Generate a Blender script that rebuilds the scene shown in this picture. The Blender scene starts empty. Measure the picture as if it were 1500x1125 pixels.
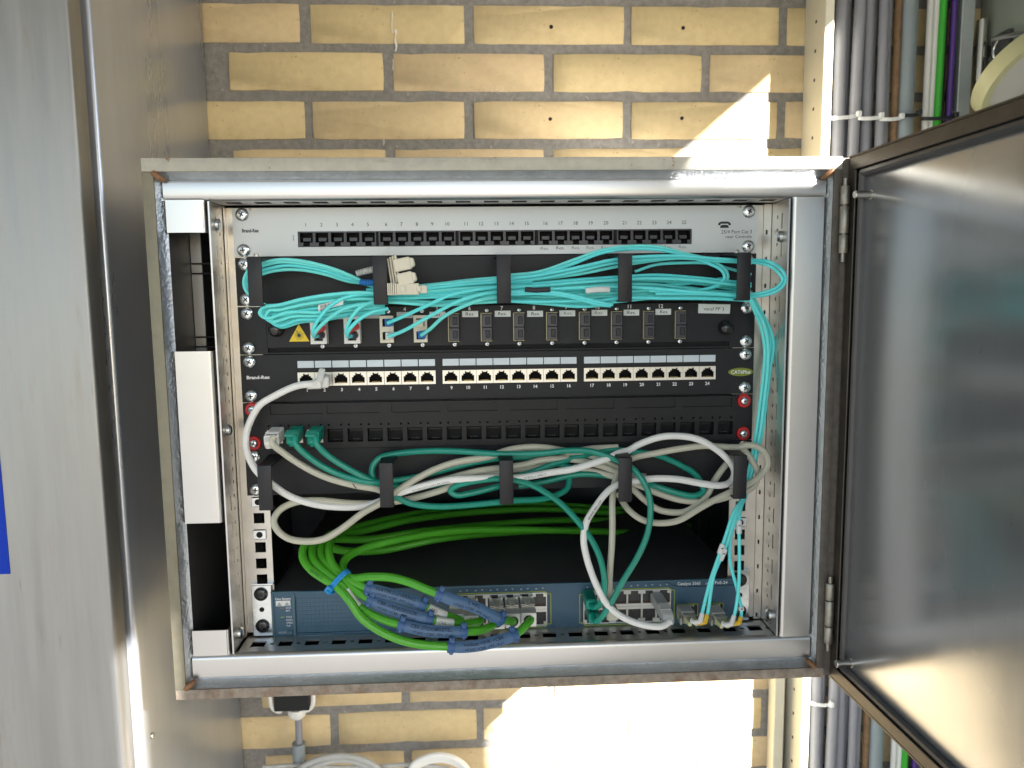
import bpy, bmesh, math, random
from mathutils import Vector, Matrix

scene = bpy.context.scene
MM = 0.001
col = scene.collection

# ------------------------------------------------------------------ camera, sky, sun, exposure
cam_data = bpy.data.cameras.new("camera")
cam_data.sensor_width = 36.0
cam_data.lens = 1100.0 / 1500.0 * 36.0
cam_data.clip_start = 0.01
cam_data.clip_end = 200.0
cam_data.dof.use_dof = True
cam_data.dof.focus_distance = 0.70
cam_data.dof.aperture_fstop = 9.0
cam = bpy.data.objects.new("camera", cam_data)
cam.location = (0.21754, -0.70249, -0.08409)
cam.rotation_euler = (1.4572, 0.0113, -0.0490)
col.objects.link(cam)
scene.camera = cam

SUN = Vector((0.764, -1.0, 0.642))            # towards the sun
world = bpy.data.worlds.new("World")
scene.world = world
world.use_nodes = True
wn = world.node_tree.nodes
sky = wn.new("ShaderNodeTexSky")
sky.sky_type = 'NISHITA'
sky.sun_disc = False
sky.sun_elevation = math.asin(SUN.normalized().z)
sky.sun_rotation = math.atan2(SUN.x, SUN.y)
sky.air_density = 1.0
sky.dust_density = 1.0
sky.ozone_density = 1.0
wn["Background"].inputs[1].default_value = 0.05
world.node_tree.links.new(sky.outputs[0], wn["Background"].inputs[0])
sun_data = bpy.data.lights.new("sun", 'SUN')
sun_data.energy = 5.0
sun_data.angle = math.radians(0.5)
sun_data.color = (1.0, 0.96, 0.91)
sun = bpy.data.objects.new("sun", sun_data)
sun.rotation_euler = SUN.to_track_quat('Z', 'Y').to_euler()
sun.location = (2, -3, 3)
col.objects.link(sun)
scene.view_settings.view_transform = 'Standard'
scene.view_settings.look = 'None'
scene.view_settings.exposure = 2.95
scene.view_settings.gamma = 1.0

rnd = random.Random(7)

# ------------------------------------------------------------------ materials
MATS = {}
def mat(name, rgb, rough=0.5, metal=0.0, var=0.0, vscale=20.0, bump=0.0, bscale=200.0, dirt=None, dirt_amt=0.0, dirt_scale=(8, 8, 8),
        stretch=None, spec=0.5, emit=None, trans=0.0, rand=0.0, rvar=0.0, bdist=0.0006, coat=0.0, alpha=1.0, dcut=0.45, speck=None):
    m = bpy.data.materials.new(name)
    m.use_nodes = True
    nt = m.node_tree; N = nt.nodes; L = nt.links
    p = N["Principled BSDF"]
    p.inputs["Roughness"].default_value = rough
    p.inputs["Metallic"].default_value = metal
    p.inputs["Specular IOR Level"].default_value = spec
    p.inputs["Transmission Weight"].default_value = trans
    p.inputs["Coat Weight"].default_value = coat
    p.inputs["Alpha"].default_value = alpha
    if emit:
        p.inputs["Emission Color"].default_value = (*emit[0], 1); p.inputs["Emission Strength"].default_value = emit[1]
    p.inputs["Base Color"].default_value = (*rgb, 1)
    tc = N.new("ShaderNodeTexCoord"); mp = N.new("ShaderNodeMapping")
    L.new(tc.outputs["Object"], mp.inputs[0])
    if stretch: mp.inputs["Scale"].default_value = stretch
    last = None
    if var or rvar:
        nz = N.new("ShaderNodeTexNoise"); nz.inputs["Scale"].default_value = vscale; nz.inputs["Detail"].default_value = 5
        nz.inputs["Roughness"].default_value = 0.6
        L.new(mp.outputs[0], nz.inputs["Vector"])
        if var:
            r = N.new("ShaderNodeMapRange"); r.inputs[1].default_value = 0.25; r.inputs[2].default_value = 0.75
            r.inputs[3].default_value = 1 - var; r.inputs[4].default_value = 1 + var
            L.new(nz.outputs[0], r.inputs[0])
            mx = N.new("ShaderNodeVectorMath"); mx.operation = 'SCALE'; mx.inputs[0].default_value = rgb
            L.new(r.outputs[0], mx.inputs["Scale"]); last = mx.outputs[0]
        if rvar:
            r2 = N.new("ShaderNodeMapRange"); r2.inputs[1].default_value = 0.25; r2.inputs[2].default_value = 0.75
            r2.inputs[3].default_value = max(0.02, rough - rvar); r2.inputs[4].default_value = rough + rvar
            L.new(nz.outputs[0], r2.inputs[0]); L.new(r2.outputs[0], p.inputs["Roughness"])
    if rand:
        oi = N.new("ShaderNodeObjectInfo")
        hs = N.new("ShaderNodeHueSaturation")
        for k, (lo, hi) in (("Hue", (0.5 - 0.035 * rand, 0.5 + 0.02 * rand)), ("Value", (1 - 0.2 * rand, 1 + 0.12 * rand)), ("Saturation", (1 - 0.15 * rand, 1 + 0.15 * rand))):
            q = N.new("ShaderNodeMapRange"); q.inputs[3].default_value = lo; q.inputs[4].default_value = hi
            if k == "Value":
                ml = N.new("ShaderNodeMath"); ml.operation = 'MULTIPLY'; ml.inputs[1].default_value = 7.31
                fr = N.new("ShaderNodeMath"); fr.operation = 'FRACT'
                L.new(oi.outputs["Random"], ml.inputs[0]); L.new(ml.outputs[0], fr.inputs[0]); L.new(fr.outputs[0], q.inputs[0])
            else: L.new(oi.outputs["Random"], q.inputs[0])
            L.new(q.outputs[0], hs.inputs[k])
        if last: L.new(last, hs.inputs["Color"])
        else: hs.inputs["Color"].default_value = (*rgb, 1)
        last = hs.outputs[0]
    if dirt:
        mp2 = N.new("ShaderNodeMapping"); mp2.inputs["Scale"].default_value = dirt_scale
        L.new(tc.outputs["Object"], mp2.inputs[0])
        nd = N.new("ShaderNodeTexNoise"); nd.inputs["Scale"].default_value = 1.0; nd.inputs["Detail"].default_value = 8; nd.inputs["Roughness"].default_value = 0.7
        L.new(mp2.outputs[0], nd.inputs["Vector"])
        rr = N.new("ShaderNodeMapRange"); rr.inputs[1].default_value = dcut; rr.inputs[2].default_value = dcut + 0.25
        rr.inputs[3].default_value = 0.0; rr.inputs[4].default_value = dirt_amt
        L.new(nd.outputs[0], rr.inputs[0])
        mi = N.new("ShaderNodeMix"); mi.data_type = 'RGBA'
        L.new(rr.outputs[0], mi.inputs["Factor"])
        if last: L.new(last, mi.inputs["A"])
        else: mi.inputs["A"].default_value = (*rgb, 1)
        mi.inputs["B"].default_value = (*dirt, 1)
        last = mi.outputs["Result"]
        if metal > 0.3:
            mm_ = N.new("ShaderNodeMapRange"); mm_.inputs[3].default_value = metal; mm_.inputs[4].default_value = metal * 0.15
            L.new(rr.outputs[0], mm_.inputs[0]); L.new(mm_.outputs[0], p.inputs["Metallic"])
    if speck:       # (colour, scale, cut, amount): small spots, pits and runs
        mp3 = N.new("ShaderNodeMapping"); mp3.inputs["Scale"].default_value = speck[1]; mp3.inputs["Location"].default_value = (3.1, 7.7, 1.3)
        L.new(tc.outputs["Object"], mp3.inputs[0])
        ns = N.new("ShaderNodeTexNoise"); ns.inputs["Scale"].default_value = 1.0; ns.inputs["Detail"].default_value = 3
        L.new(mp3.outputs[0], ns.inputs["Vector"])
        rs = N.new("ShaderNodeMapRange"); rs.inputs[1].default_value = speck[2]; rs.inputs[2].default_value = speck[2] + 0.08
        rs.inputs[3].default_value = 0.0; rs.inputs[4].default_value = speck[3]
        L.new(ns.outputs[0], rs.inputs[0])
        ms = N.new("ShaderNodeMix"); ms.data_type = 'RGBA'
        L.new(rs.outputs[0], ms.inputs["Factor"])
        if last: L.new(last, ms.inputs["A"])
        else: ms.inputs["A"].default_value = (*rgb, 1)
        ms.inputs["B"].default_value = (*speck[0], 1)
        last = ms.outputs["Result"]
    if last: L.new(last, p.inputs["Base Color"])
    if bump:
        nb = N.new("ShaderNodeTexNoise"); nb.inputs["Scale"].default_value = bscale; nb.inputs["Detail"].default_value = 4
        L.new(mp.outputs[0], nb.inputs["Vector"])
        b = N.new("ShaderNodeBump"); b.inputs["Strength"].default_value = bump; b.inputs["Distance"].default_value = bdist
        L.new(nb.outputs[0], b.inputs["Height"]); L.new(b.outputs[0], p.inputs["Normal"])
    MATS[name] = m
    return m

RUST = (0.16, 0.075, 0.03)
mat("lip_olive", (0.235, 0.22, 0.165), 0.6, 0.45, var=0.16, vscale=90, bump=0.3, bscale=420, dirt=(0.15, 0.10, 0.05), dirt_amt=0.7, dirt_scale=(40, 40, 24), dcut=0.52, rvar=0.1)
mat("brick", (0.62, 0.49, 0.28), 0.85, var=0.09, vscale=90, bump=0.5, bscale=420, dirt=(0.45, 0.30, 0.14), dirt_amt=0.3, dirt_scale=(30, 30, 30), rand=0.22, dcut=0.55, speck=((0.30, 0.20, 0.09), (210, 210, 210), 0.68, 0.75))
mat("mortar", (0.22, 0.21, 0.195), 0.95, var=0.25, vscale=130, bump=0.9, bscale=260, bdist=0.0015, dirt=(0.25, 0.24, 0.22), dirt_amt=0.5, dirt_scale=(60, 60, 60), dcut=0.58, speck=((0.42, 0.41, 0.39), (170, 170, 170), 0.68, 0.7))
mat("brushed_steel", (0.58, 0.575, 0.56), 0.30, 1.0, var=0.06, vscale=30, stretch=(1, 1, 0.05), rvar=0.06)
mat("cabinet_front_steel", (0.31, 0.315, 0.315), 0.42, 0.75, var=0.14, vscale=60, stretch=(1, 1, 0.06), rvar=0.10, dirt=(0.235, 0.17, 0.095), dirt_amt=0.75, dirt_scale=(48, 48, 6.5), dcut=0.57, speck=((0.20, 0.135, 0.07), (95, 95, 9), 0.68, 0.65))
mat("cabinet_side_steel", (0.50, 0.535, 0.60), 0.30, 0.72, var=0.08, vscale=18, stretch=(1, 1, 0.15), rvar=0.06, dirt=(0.30, 0.27, 0.23), dirt_amt=0.2, dirt_scale=(22, 22, 5), dcut=0.5)
mat("door_steel", (0.36, 0.372, 0.39), 0.23, 0.70, var=0.07, vscale=26, stretch=(1, 1, 0.10), rvar=0.05, dirt=(0.22, 0.17, 0.11), dirt_amt=0.7, dirt_scale=(70, 70, 26), dcut=0.66, speck=((0.16, 0.10, 0.05), (240, 240, 110), 0.73, 0.7))
mat("frame_steel", (0.60, 0.60, 0.60), 0.31, 0.95, var=0.04, vscale=9, rvar=0.04)
mat("lip_steel", (0.42, 0.405, 0.35), 0.55, 0.25, var=0.16, vscale=90, bump=0.3, bscale=420, dirt=RUST, dirt_amt=0.75, dirt_scale=(26, 26, 60), dcut=0.60, rvar=0.1, speck=((0.20, 0.09, 0.035), (120, 120, 120), 0.68, 0.8))
mat("lip_rust", (0.29, 0.245, 0.20), 0.75, 0.25, var=0.35, vscale=120, bump=0.6, bscale=420, dirt=(0.17, 0.06, 0.02), dirt_amt=0.85, dirt_scale=(50, 50, 50), dcut=0.5)
mat("door_rim", (0.085, 0.075, 0.065), 0.42, 0.7, var=0.2, vscale=60, bump=0.15, bscale=300, dirt=(0.09, 0.06, 0.04), dirt_amt=0.6, dirt_scale=(30, 30, 30), dcut=0.5)
mat("rim_groove", (0.085, 0.083, 0.085), 0.38, 0.4, var=0.15, vscale=40)
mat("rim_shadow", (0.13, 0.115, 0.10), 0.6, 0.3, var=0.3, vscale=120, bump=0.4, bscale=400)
mat("gasket_strip", (0.52, 0.55, 0.58), 0.32, 0.85, var=0.15, vscale=60, stretch=(1, 1, 1), bump=0.8, bscale=330, bdist=0.0012, dirt=(0.42, 0.30, 0.22), dirt_amt=0.35, dirt_scale=(14, 14, 14), dcut=0.58)
mat("rust", (0.23, 0.12, 0.06), 0.55, 0.35, var=0.35, vscale=180, bump=0.6, bscale=500)
mat("galvanized", (0.60, 0.58, 0.545), 0.34, 0.95, var=0.10, vscale=45, rvar=0.08, bump=0.08, bscale=500, dirt=(0.36, 0.26, 0.17), dirt_amt=0.30, dirt_scale=(16, 16, 10), dcut=0.55)
mat("zinc", (0.72, 0.75, 0.77), 0.22, 1.0, var=0.08, vscale=200, rvar=0.06)
mat("hinge_steel", (0.34, 0.32, 0.28), 0.42, 0.85, var=0.25, vscale=200, bump=0.3, bscale=600, dirt=RUST, dirt_amt=0.5, dirt_scale=(80, 80, 80), dcut=0.56)
mat("black_dark", (0.006, 0.006, 0.007), 0.8)
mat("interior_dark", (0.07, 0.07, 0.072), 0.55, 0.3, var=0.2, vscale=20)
mat("black_powder", (0.010, 0.0108, 0.014), 0.5, var=0.12, vscale=60, bump=0.35, bscale=900, bdist=0.0004, spec=0.35, dirt=(0.035, 0.046, 0.05), dirt_amt=0.35, dirt_scale=(25, 25, 25), dcut=0.6, speck=((0.06, 0.06, 0.06), (420, 420, 420), 0.71, 0.7))
mat("black_plastic", (0.009, 0.0095, 0.0115), 0.5, spec=0.35, var=0.12, vscale=80, bump=0.12, bscale=900, bdist=0.0003, dirt=(0.05, 0.05, 0.052), dirt_amt=0.3, dirt_scale=(40, 40, 40), dcut=0.6, speck=((0.06, 0.06, 0.06), (420, 420, 420), 0.71, 0.7))
mat("black_gloss", (0.010, 0.010, 0.012), 0.12, spec=0.6)
mat("hook_black", (0.013, 0.013, 0.017), 0.42, spec=0.4, var=0.1, vscale=90, bump=0.3, bscale=1000, bdist=0.0004)
mat("jack_black", (0.035, 0.038, 0.052), 0.35, var=0.1, vscale=200)
mat("white_paint", (0.66, 0.69, 0.70), 0.38, var=0.03, vscale=12, speck=((0.30, 0.30, 0.29), (300, 300, 300), 0.76, 0.6))
mat("white_plastic", (0.72, 0.72, 0.70), 0.35, var=0.04, vscale=60)
mat("grey_plastic", (0.42, 0.43, 0.42), 0.4, var=0.05, vscale=60)
mat("beige_plastic", (0.66, 0.62, 0.50), 0.38, var=0.05, vscale=90)
mat("olive_metal", (0.26, 0.24, 0.15), 0.4, 0.6, var=0.1)
mat("jack_metal", (0.72, 0.70, 0.64), 0.36, 0.75, var=0.06, vscale=200)
mat("gold", (0.75, 0.56, 0.22), 0.25, 1.0)
mat("aqua", (0.15, 0.80, 0.81), 0.34, rand=0.3, var=0.05, vscale=50, spec=0.45)
mat("teal", (0.004, 0.25, 0.18), 0.34, var=0.08, vscale=60)
mat("green", (0.072, 0.37, 0.02), 0.36, var=0.08, vscale=60)
mat("white_cable", (0.80, 0.80, 0.78), 0.40, var=0.04, vscale=60)
mat("beige_cable", (0.50, 0.49, 0.40), 0.42, var=0.05, vscale=60)
mat("tag_clasp", (0.035, 0.10, 0.25), 0.45)
mat("tag_blue", (0.062, 0.135, 0.262), 0.45, var=0.02, vscale=80)
mat("tie_blue", (0.02, 0.27, 0.66), 0.4)
mat("boot_blue", (0.015, 0.16, 0.50), 0.4)
mat("boot_red", (0.75, 0.10, 0.09), 0.4)
mat("red", (0.55, 0.018, 0.022), 0.4)
mat("yellow_sign", (0.82, 0.58, 0.01), 0.4)
mat("yellow_boot", (0.75, 0.48, 0.03), 0.4)
mat("yellow_print", (0.38, 0.44, 0.04), 0.5)
mat("paper", (0.70, 0.72, 0.71), 0.6, var=0.05, vscale=90)
mat("label_blue_white", (0.62, 0.70, 0.76), 0.35)
mat("label_grey", (0.40, 0.42, 0.42), 0.35, var=0.15, vscale=60)
mat("ink", (0.018, 0.020, 0.026), 0.5)
mat("ink_faint", (0.22, 0.23, 0.24), 0.6)
mat("ink_white", (0.78, 0.79, 0.80), 0.5)
mat("ink_grey", (0.30, 0.34, 0.38), 0.5)
mat("ink_tag", (0.008, 0.012, 0.03), 0.5)
mat("switch_blue", (0.034, 0.092, 0.152), 0.42, var=0.06, vscale=40)
mat("switch_rim", (0.055, 0.12, 0.165), 0.38, var=0.05, vscale=40)
mat("switch_top", (0.05, 0.049, 0.050), 0.5, var=0.15, vscale=30, dirt=(0.05, 0.05, 0.05), dirt_amt=0.3, dirt_scale=(30, 30, 30), dcut=0.58, speck=((0.13, 0.13, 0.13), (380, 380, 380), 0.71, 0.8))
mat("port_frame", (0.62, 0.62, 0.60), 0.35, 0.4)
mat("port_brown", (0.05, 0.018, 0.010), 0.4)
mat("olive_oval", (0.20, 0.24, 0.02), 0.4)
mat("clip_clear", (0.55, 0.56, 0.50), 0.22, trans=0.55, var=0.05)
mat("fibre_core", (0.50, 0.52, 0.30), 0.35)
mat("led_amber", (0.35, 0.16, 0.03), 0.4)
mat("led_green", (0.30, 0.55, 0.05), 0.4)
mat("grey_pvc", (0.235, 0.24, 0.275), 0.42, var=0.06, vscale=30)
mat("grey_conduit", (0.24, 0.285, 0.31), 0.40, var=0.08, vscale=25, dirt=(0.40, 0.42, 0.42), dirt_amt=0.5, dirt_scale=(60, 60, 14), dcut=0.63)
mat("brown_cable", (0.20, 0.12, 0.06), 0.6, var=0.3, vscale=120, bump=0.5, bscale=400)
mat("dark_cable", (0.035, 0.028, 0.022), 0.5, var=0.1)
mat("purple", (0.075, 0.028, 0.22), 0.4)
mat("bright_green", (0.04, 0.40, 0.03), 0.4)
mat("dark_green", (0.008, 0.05, 0.015), 0.5)
mat("cream_paint", (0.62, 0.60, 0.50), 0.5, 0.1, var=0.06, vscale=20)
mat("rail_steel", (0.55, 0.60, 0.62), 0.45, 0.6, var=0.08, vscale=40)
mat("grey_green_paint", (0.27, 0.31, 0.275), 0.45, var=0.06, vscale=12, bump=0.06, bscale=400)
mat("tape_yellow", (0.47, 0.46, 0.27), 0.35, var=0.06, vscale=60)
mat("tape_core", (0.55, 0.54, 0.52), 0.7, var=0.05)
mat("tie_white", (0.72, 0.74, 0.74), 0.35)
mat("blue_vinyl", (0.004, 0.035, 0.40), 0.5, spec=0.15)
mat("concrete", (0.13, 0.125, 0.115), 0.9, var=0.15, vscale=4, bump=0.3, bscale=60)
mat("roof_sheet", (0.36, 0.355, 0.34), 0.7, var=0.08, vscale=6)
mat("blocker_render", (0.30, 0.28, 0.24), 0.85, var=0.1, vscale=8)
mat("stud_steel", (0.62, 0.60, 0.56), 0.25, 1.0)

# ------------------------------------------------------------------ mesh builder (millimetres)
def V(*a): return Vector(a)
TEXT = {}
def text_geo(s, bold=0.0, shear=0.0):
    k = (s, bold, shear)
    if k not in TEXT:
        c = bpy.data.curves.new("lettering", 'FONT')
        c.body = s; c.size = 1.0; c.offset = bold; c.shear = shear; c.resolution_u = 2
        o = bpy.data.objects.new("lettering", c)
        me = bpy.data.meshes.new_from_object(o)
        vs = [v.co.copy() for v in me.vertices]
        fs = [tuple(p.vertices) for p in me.polygons]
        bpy.data.objects.remove(o); bpy.data.curves.remove(c); bpy.data.meshes.remove(me)
        w = (min((v.x for v in vs), default=0), max((v.x for v in vs), default=0))
        TEXT[k] = (vs, fs, w)
    return TEXT[k]

class MB:
    def __init__(self, *names):
        self.bm = bmesh.new(); self.names = list(names); self.T = None
    def mi(self, m):
        if m is None: return 0
        if m not in self.names: self.names.append(m)
        return self.names.index(m)
    def v(self, p):
        p = Vector(p)
        if self.T: p = self.T(p)
        return self.bm.verts.new(p * MM)
    def face(self, vs, m=0):
        try:
            f = self.bm.faces.new(vs); f.material_index = m; return f
        except ValueError: return None
    def hexa(self, pts, m=None, bevel=0.0, seg=1):
        m = self.mi(m)
        vs = [self.v(p) for p in pts]
        fs = [self.face([vs[i] for i in q], m) for q in ((0, 3, 2, 1), (4, 5, 6, 7), (0, 1, 5, 4), (1, 2, 6, 5), (2, 3, 7, 6), (3, 0, 4, 7))]
        if bevel > 0:
            es = list({e for f in fs for e in f.edges})
            r = bmesh.ops.bevel(self.bm, geom=es, offset=bevel * MM, segments=seg, affect='EDGES', profile=0.5, clamp_overlap=True)
            for f in r['faces']: f.material_index = m
    def box(self, x0, x1, y0, y1, z0, z1, m=None, bevel=0.0, seg=1):
        self.hexa([(x0, y0, z0), (x1, y0, z0), (x1, y1, z0), (x0, y1, z0), (x0, y0, z1), (x1, y0, z1), (x1, y1, z1), (x0, y1, z1)], m, bevel, seg)
    def obox(self, c, ax, ay, az, hx, hy, hz, m=None, bevel=0.0, taper=(1, 1), seg=1):
        # oriented box; the far end along ax is scaled by taper
        c, ax, ay, az = map(Vector, (c, ax, ay, az))
        P = []
        for sx, t in ((-1, (1, 1)), (1, taper)):
            for sy, sz in ((-1, -1), (1, -1), (1, 1), (-1, 1)):
                P.append(c + ax * hx * sx + ay * hy * sy * t[0] + az * hz * sz * t[1])
        self.hexa(P, m, bevel, seg)
    def ring(self, c, u, w, r, n):
        return [self.v(Vector(c) + (Vector(u) * math.cos(2 * math.pi * i / n) + Vector(w) * math.sin(2 * math.pi * i / n)) * r) for i in range(n)]
    def lathe(self, c, axis, prof, n=16, m=None):
        # prof: list of (distance along axis, radius); closed at the ends
        m = self.mi(m)
        a = Vector(axis).normalized()
        u = a.orthogonal().normalized(); w = a.cross(u)
        rings = [self.ring(Vector(c) + a * d, u, w, max(r, 1e-4), n) for d, r in prof]
        for A, B in zip(rings, rings[1:]):
            for i in range(n):
                self.face([A[i], A[(i + 1) % n], B[(i + 1) % n], B[i]], m)
        self.face(rings[0][::-1], m); self.face(rings[-1], m)
    def cyl(self, p0, p1, r, n=14, m=None, r1=None):
        d = Vector(p1) - Vector(p0)
        self.lathe(p0, d, [(0, r), (d.length, r if r1 is None else r1)], n, m)
    def tube(self, pts, r, n=10, m=None, caps=True):
        m = self.mi(m)
        pts = [Vector(p) for p in pts]
        t = (pts[1] - pts[0]).normalized()
        u = t.orthogonal().normalized()
        prev = None
        for i, p in enumerate(pts):
            a = pts[max(0, i - 1)]; b = pts[min(len(pts) - 1, i + 1)]
            t2 = (b - a)
            if t2.length < 1e-6: continue
            t2.normalize()
            u = (u - t2 * u.dot(t2))
            if u.length < 1e-6: u = t2.orthogonal()
            u.normalize()
            rr = r[i] if isinstance(r, (list, tuple)) else r
            R = self.ring(p, u, t2.cross(u), rr, n)
            if prev:
                for k in range(n): self.face([prev[k], prev[(k + 1) % n], R[(k + 1) % n], R[k]], m)
            elif caps: self.face(R[::-1], m)
            prev = R
        if caps and prev: self.face(prev, m)
    def prism(self, poly, y0, y1, m=None):
        # polygon in x-z, extruded from y0 (front) to y1
        m = self.mi(m)
        A = [self.v((x, y0, z)) for x, z in poly]; B = [self.v((x, y1, z)) for x, z in poly]
        self.face(A, m); self.face(B[::-1], m)
        for i in range(len(poly)):
            j = (i + 1) % len(poly)
            self.face([A[j], A[i], B[i], B[j]], m)
    def plate(self, x0, x1, z0, z1, y0, y1, holes=(), m=None, back=None, wall=None):
        # plate facing -y with rectangular holes (hx0,hx1,hz0,hz1); back = depth of a dark pocket behind each hole
        m = self.mi(m); wm = m if wall is None else self.mi(wall)
        xs = sorted({x0, x1, *[h for q in holes for h in q[:2] if x0 < h < x1]})
        zs = sorted({z0, z1, *[h for q in holes for h in q[2:4] if z0 < h < z1]})
        def solid(i, j):
            if i < 0 or j < 0 or i >= len(xs) - 1 or j >= len(zs) - 1: return False
            cx, cz = (xs[i] + xs[i + 1]) / 2, (zs[j] + zs[j + 1]) / 2
            return not any(q[0] < cx < q[1] and q[2] < cz < q[3] for q in holes)
        F = {}; B = {}
        def fv(i, j):
            if (i, j) not in F: F[i, j] = self.v((xs[i], y0, zs[j]))
            return F[i, j]
        def bv(i, j):
            if (i, j) not in B: B[i, j] = self.v((xs[i], y1, zs[j]))
            return B[i, j]
        for i in range(len(xs) - 1):
            for j in range(len(zs) - 1):
                if not solid(i, j): continue
                self.face([fv(i, j), fv(i + 1, j), fv(i + 1, j + 1), fv(i, j + 1)], m)
                self.face([bv(i, j + 1), bv(i + 1, j + 1), bv(i + 1, j), bv(i, j)], m)
                for di, dj, a, b in ((-1, 0, (i, j + 1), (i, j)), (1, 0, (i + 1, j), (i + 1, j + 1)), (0, -1, (i, j), (i + 1, j)), (0, 1, (i + 1, j + 1), (i, j + 1))):
                    if not solid(i + di, j + dj):
                        inner = 0 <= i + di < len(xs) - 1 and 0 <= j + dj < len(zs) - 1
                        self.face([fv(*b), fv(*a), bv(*a), bv(*b)], wm if inner else m)
    def pocket(self, x0, x1, z0, z1, y0, y1, m=None, bm_=None):
        # open-fronted box: four walls and a back, normals inward
        m = self.mi(m); b_ = m if bm_ is None else self.mi(bm_)
        f = [self.v((x, y0, z)) for x, z in ((x0, z0), (x1, z0), (x1, z1), (x0, z1))]
        b = [self.v((x, y1, z)) for x, z in ((x0, z0), (x1, z0), (x1, z1), (x0, z1))]
        for i in range(4):
            j = (i + 1) % 4
            self.face([f[i], f[j], b[j], b[i]], m)
        self.face(b, b_)
    def text(self, s, x, z, y, size, m=None, align=0.5, bold=0.0, shear=0.0, rot=0.0, fx=1.0, fn=None):
        m = self.mi(m)
        vs, fs, w = text_geo(s, bold, shear)
        off = w[0] + (w[1] - w[0]) * align
        c, sn = math.cos(rot), math.sin(rot)
        out = []
        for q in vs:
            a, b = (q.x - off) * size * fx, q.y * size
            a, b = a * c - b * sn, a * sn + b * c
            out.append(self.v(fn(a, b)) if fn else self.v((x + a, y, z + b)))
        for f in fs: self.face([out[i] for i in f], m)
    def build(self, name, parent=None, base=None, sharp=35, smooth=True):
        me = bpy.data.meshes.new(name)
        off = Vector((0, 0, 0))
        if parent is not None: off = world_base(parent)
        elif base is not None: off = Vector(base) * MM
        if off.length: bmesh.ops.translate(self.bm, verts=self.bm.verts, vec=-off)
        self.bm.to_mesh(me); self.bm.free()
        for n in self.names: me.materials.append(MATS[n])
        if smooth:
            me.shade_smooth(); me.set_sharp_from_angle(angle=math.radians(sharp))
        o = bpy.data.objects.new(name, me)
        col.objects.link(o)
        if name.endswith("lettering"): o["kind"] = "stuff"
        if parent is not None: o.parent = parent
        else: o.location = off
        return o

def world_base(o):
    p = Vector((0, 0, 0))
    while o is not None:
        p += o.location; o = o.parent
    return p

def tag(o, label=None, cat=None, group=None, kind=None):
    if label: o["label"] = label
    if cat: o["category"] = cat
    if group: o["group"] = group
    if kind: o["kind"] = kind
    return o

def thing(name, base, label, cat, group=None):
    o = bpy.data.objects.new(name, None)
    o.empty_display_size = 0.02
    o.location = Vector(base) * MM
    col.objects.link(o)
    return tag(o, label, cat, group)

def share(src, name, parent, shift):
    # a further object on the mesh of src, moved by shift (mm)
    o = src.copy()
    o.name = name
    col.objects.link(o)
    o.parent = parent
    o.location = src.location + Vector(shift) * MM
    return o

def spline(pts, k=7):
    pts = [Vector(p) for p in pts]
    P = [pts[0] * 2 - pts[1]] + pts + [pts[-1] * 2 - pts[-2]]
    out = []
    for i in range(1, len(P) - 2):
        p0, p1, p2, p3 = P[i - 1:i + 3]
        # centripetal Catmull-Rom
        d01 = max((p1 - p0).length, 1e-3) ** 0.5; d12 = max((p2 - p1).length, 1e-3) ** 0.5; d23 = max((p3 - p2).length, 1e-3) ** 0.5
        m1 = (p2 - p1 + d12 * ((p1 - p0) / d01 - (p2 - p0) / (d01 + d12)))
        m2 = (p2 - p1 + d12 * ((p3 - p2) / d23 - (p3 - p1) / (d12 + d23)))
        for j in range(k):
            t = j / k
            h = (2 * t**3 - 3 * t**2 + 1, t**3 - 2 * t**2 + t, -2 * t**3 + 3 * t**2, t**3 - t**2)
            out.append(p1 * h[0] + m1 * h[1] + p2 * h[2] + m2 * h[3])
    out.append(pts[-1])
    return out

def cable(name, pts, r, m, label, cat="cable", group=None, k=7, n=10):
    b = MB(m)
    path = spline(pts, k)
    b.tube(path, r, n)
    o = b.build(name, base=pts[0])
    tag(o, label, cat, group)
    o_path[o.name] = path
    return o
o_path = {}

# ------------------------------------------------------------------ ground, wall, canopy, unseen blockers added to cast shade
b = MB("concrete"); b.box(-20000, 20000, -20000, 600, -1800, -1500)
tag(b.build("ground", smooth=False), kind="structure")
b = MB("roof_sheet"); b.box(-4000, 1205, -2200, 480, 700, 760)
tag(b.build("roof", smooth=False), kind="structure")
b = MB("blocker_render"); b.box(650, 1021, -1600, -1500, -1499, 699)
tag(b.build("added_shade_pillar", smooth=False), kind="structure")  # unseen pillar, added to keep sun off the left cabinet's front
b = MB("blocker_render"); b.box(1280, 1864, -1800, -1775, -1499, 1137)
tag(b.build("added_shade_wall", smooth=False), kind="structure")  # unseen tall wall, added and sized to keep sun out of the enclosure


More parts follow.
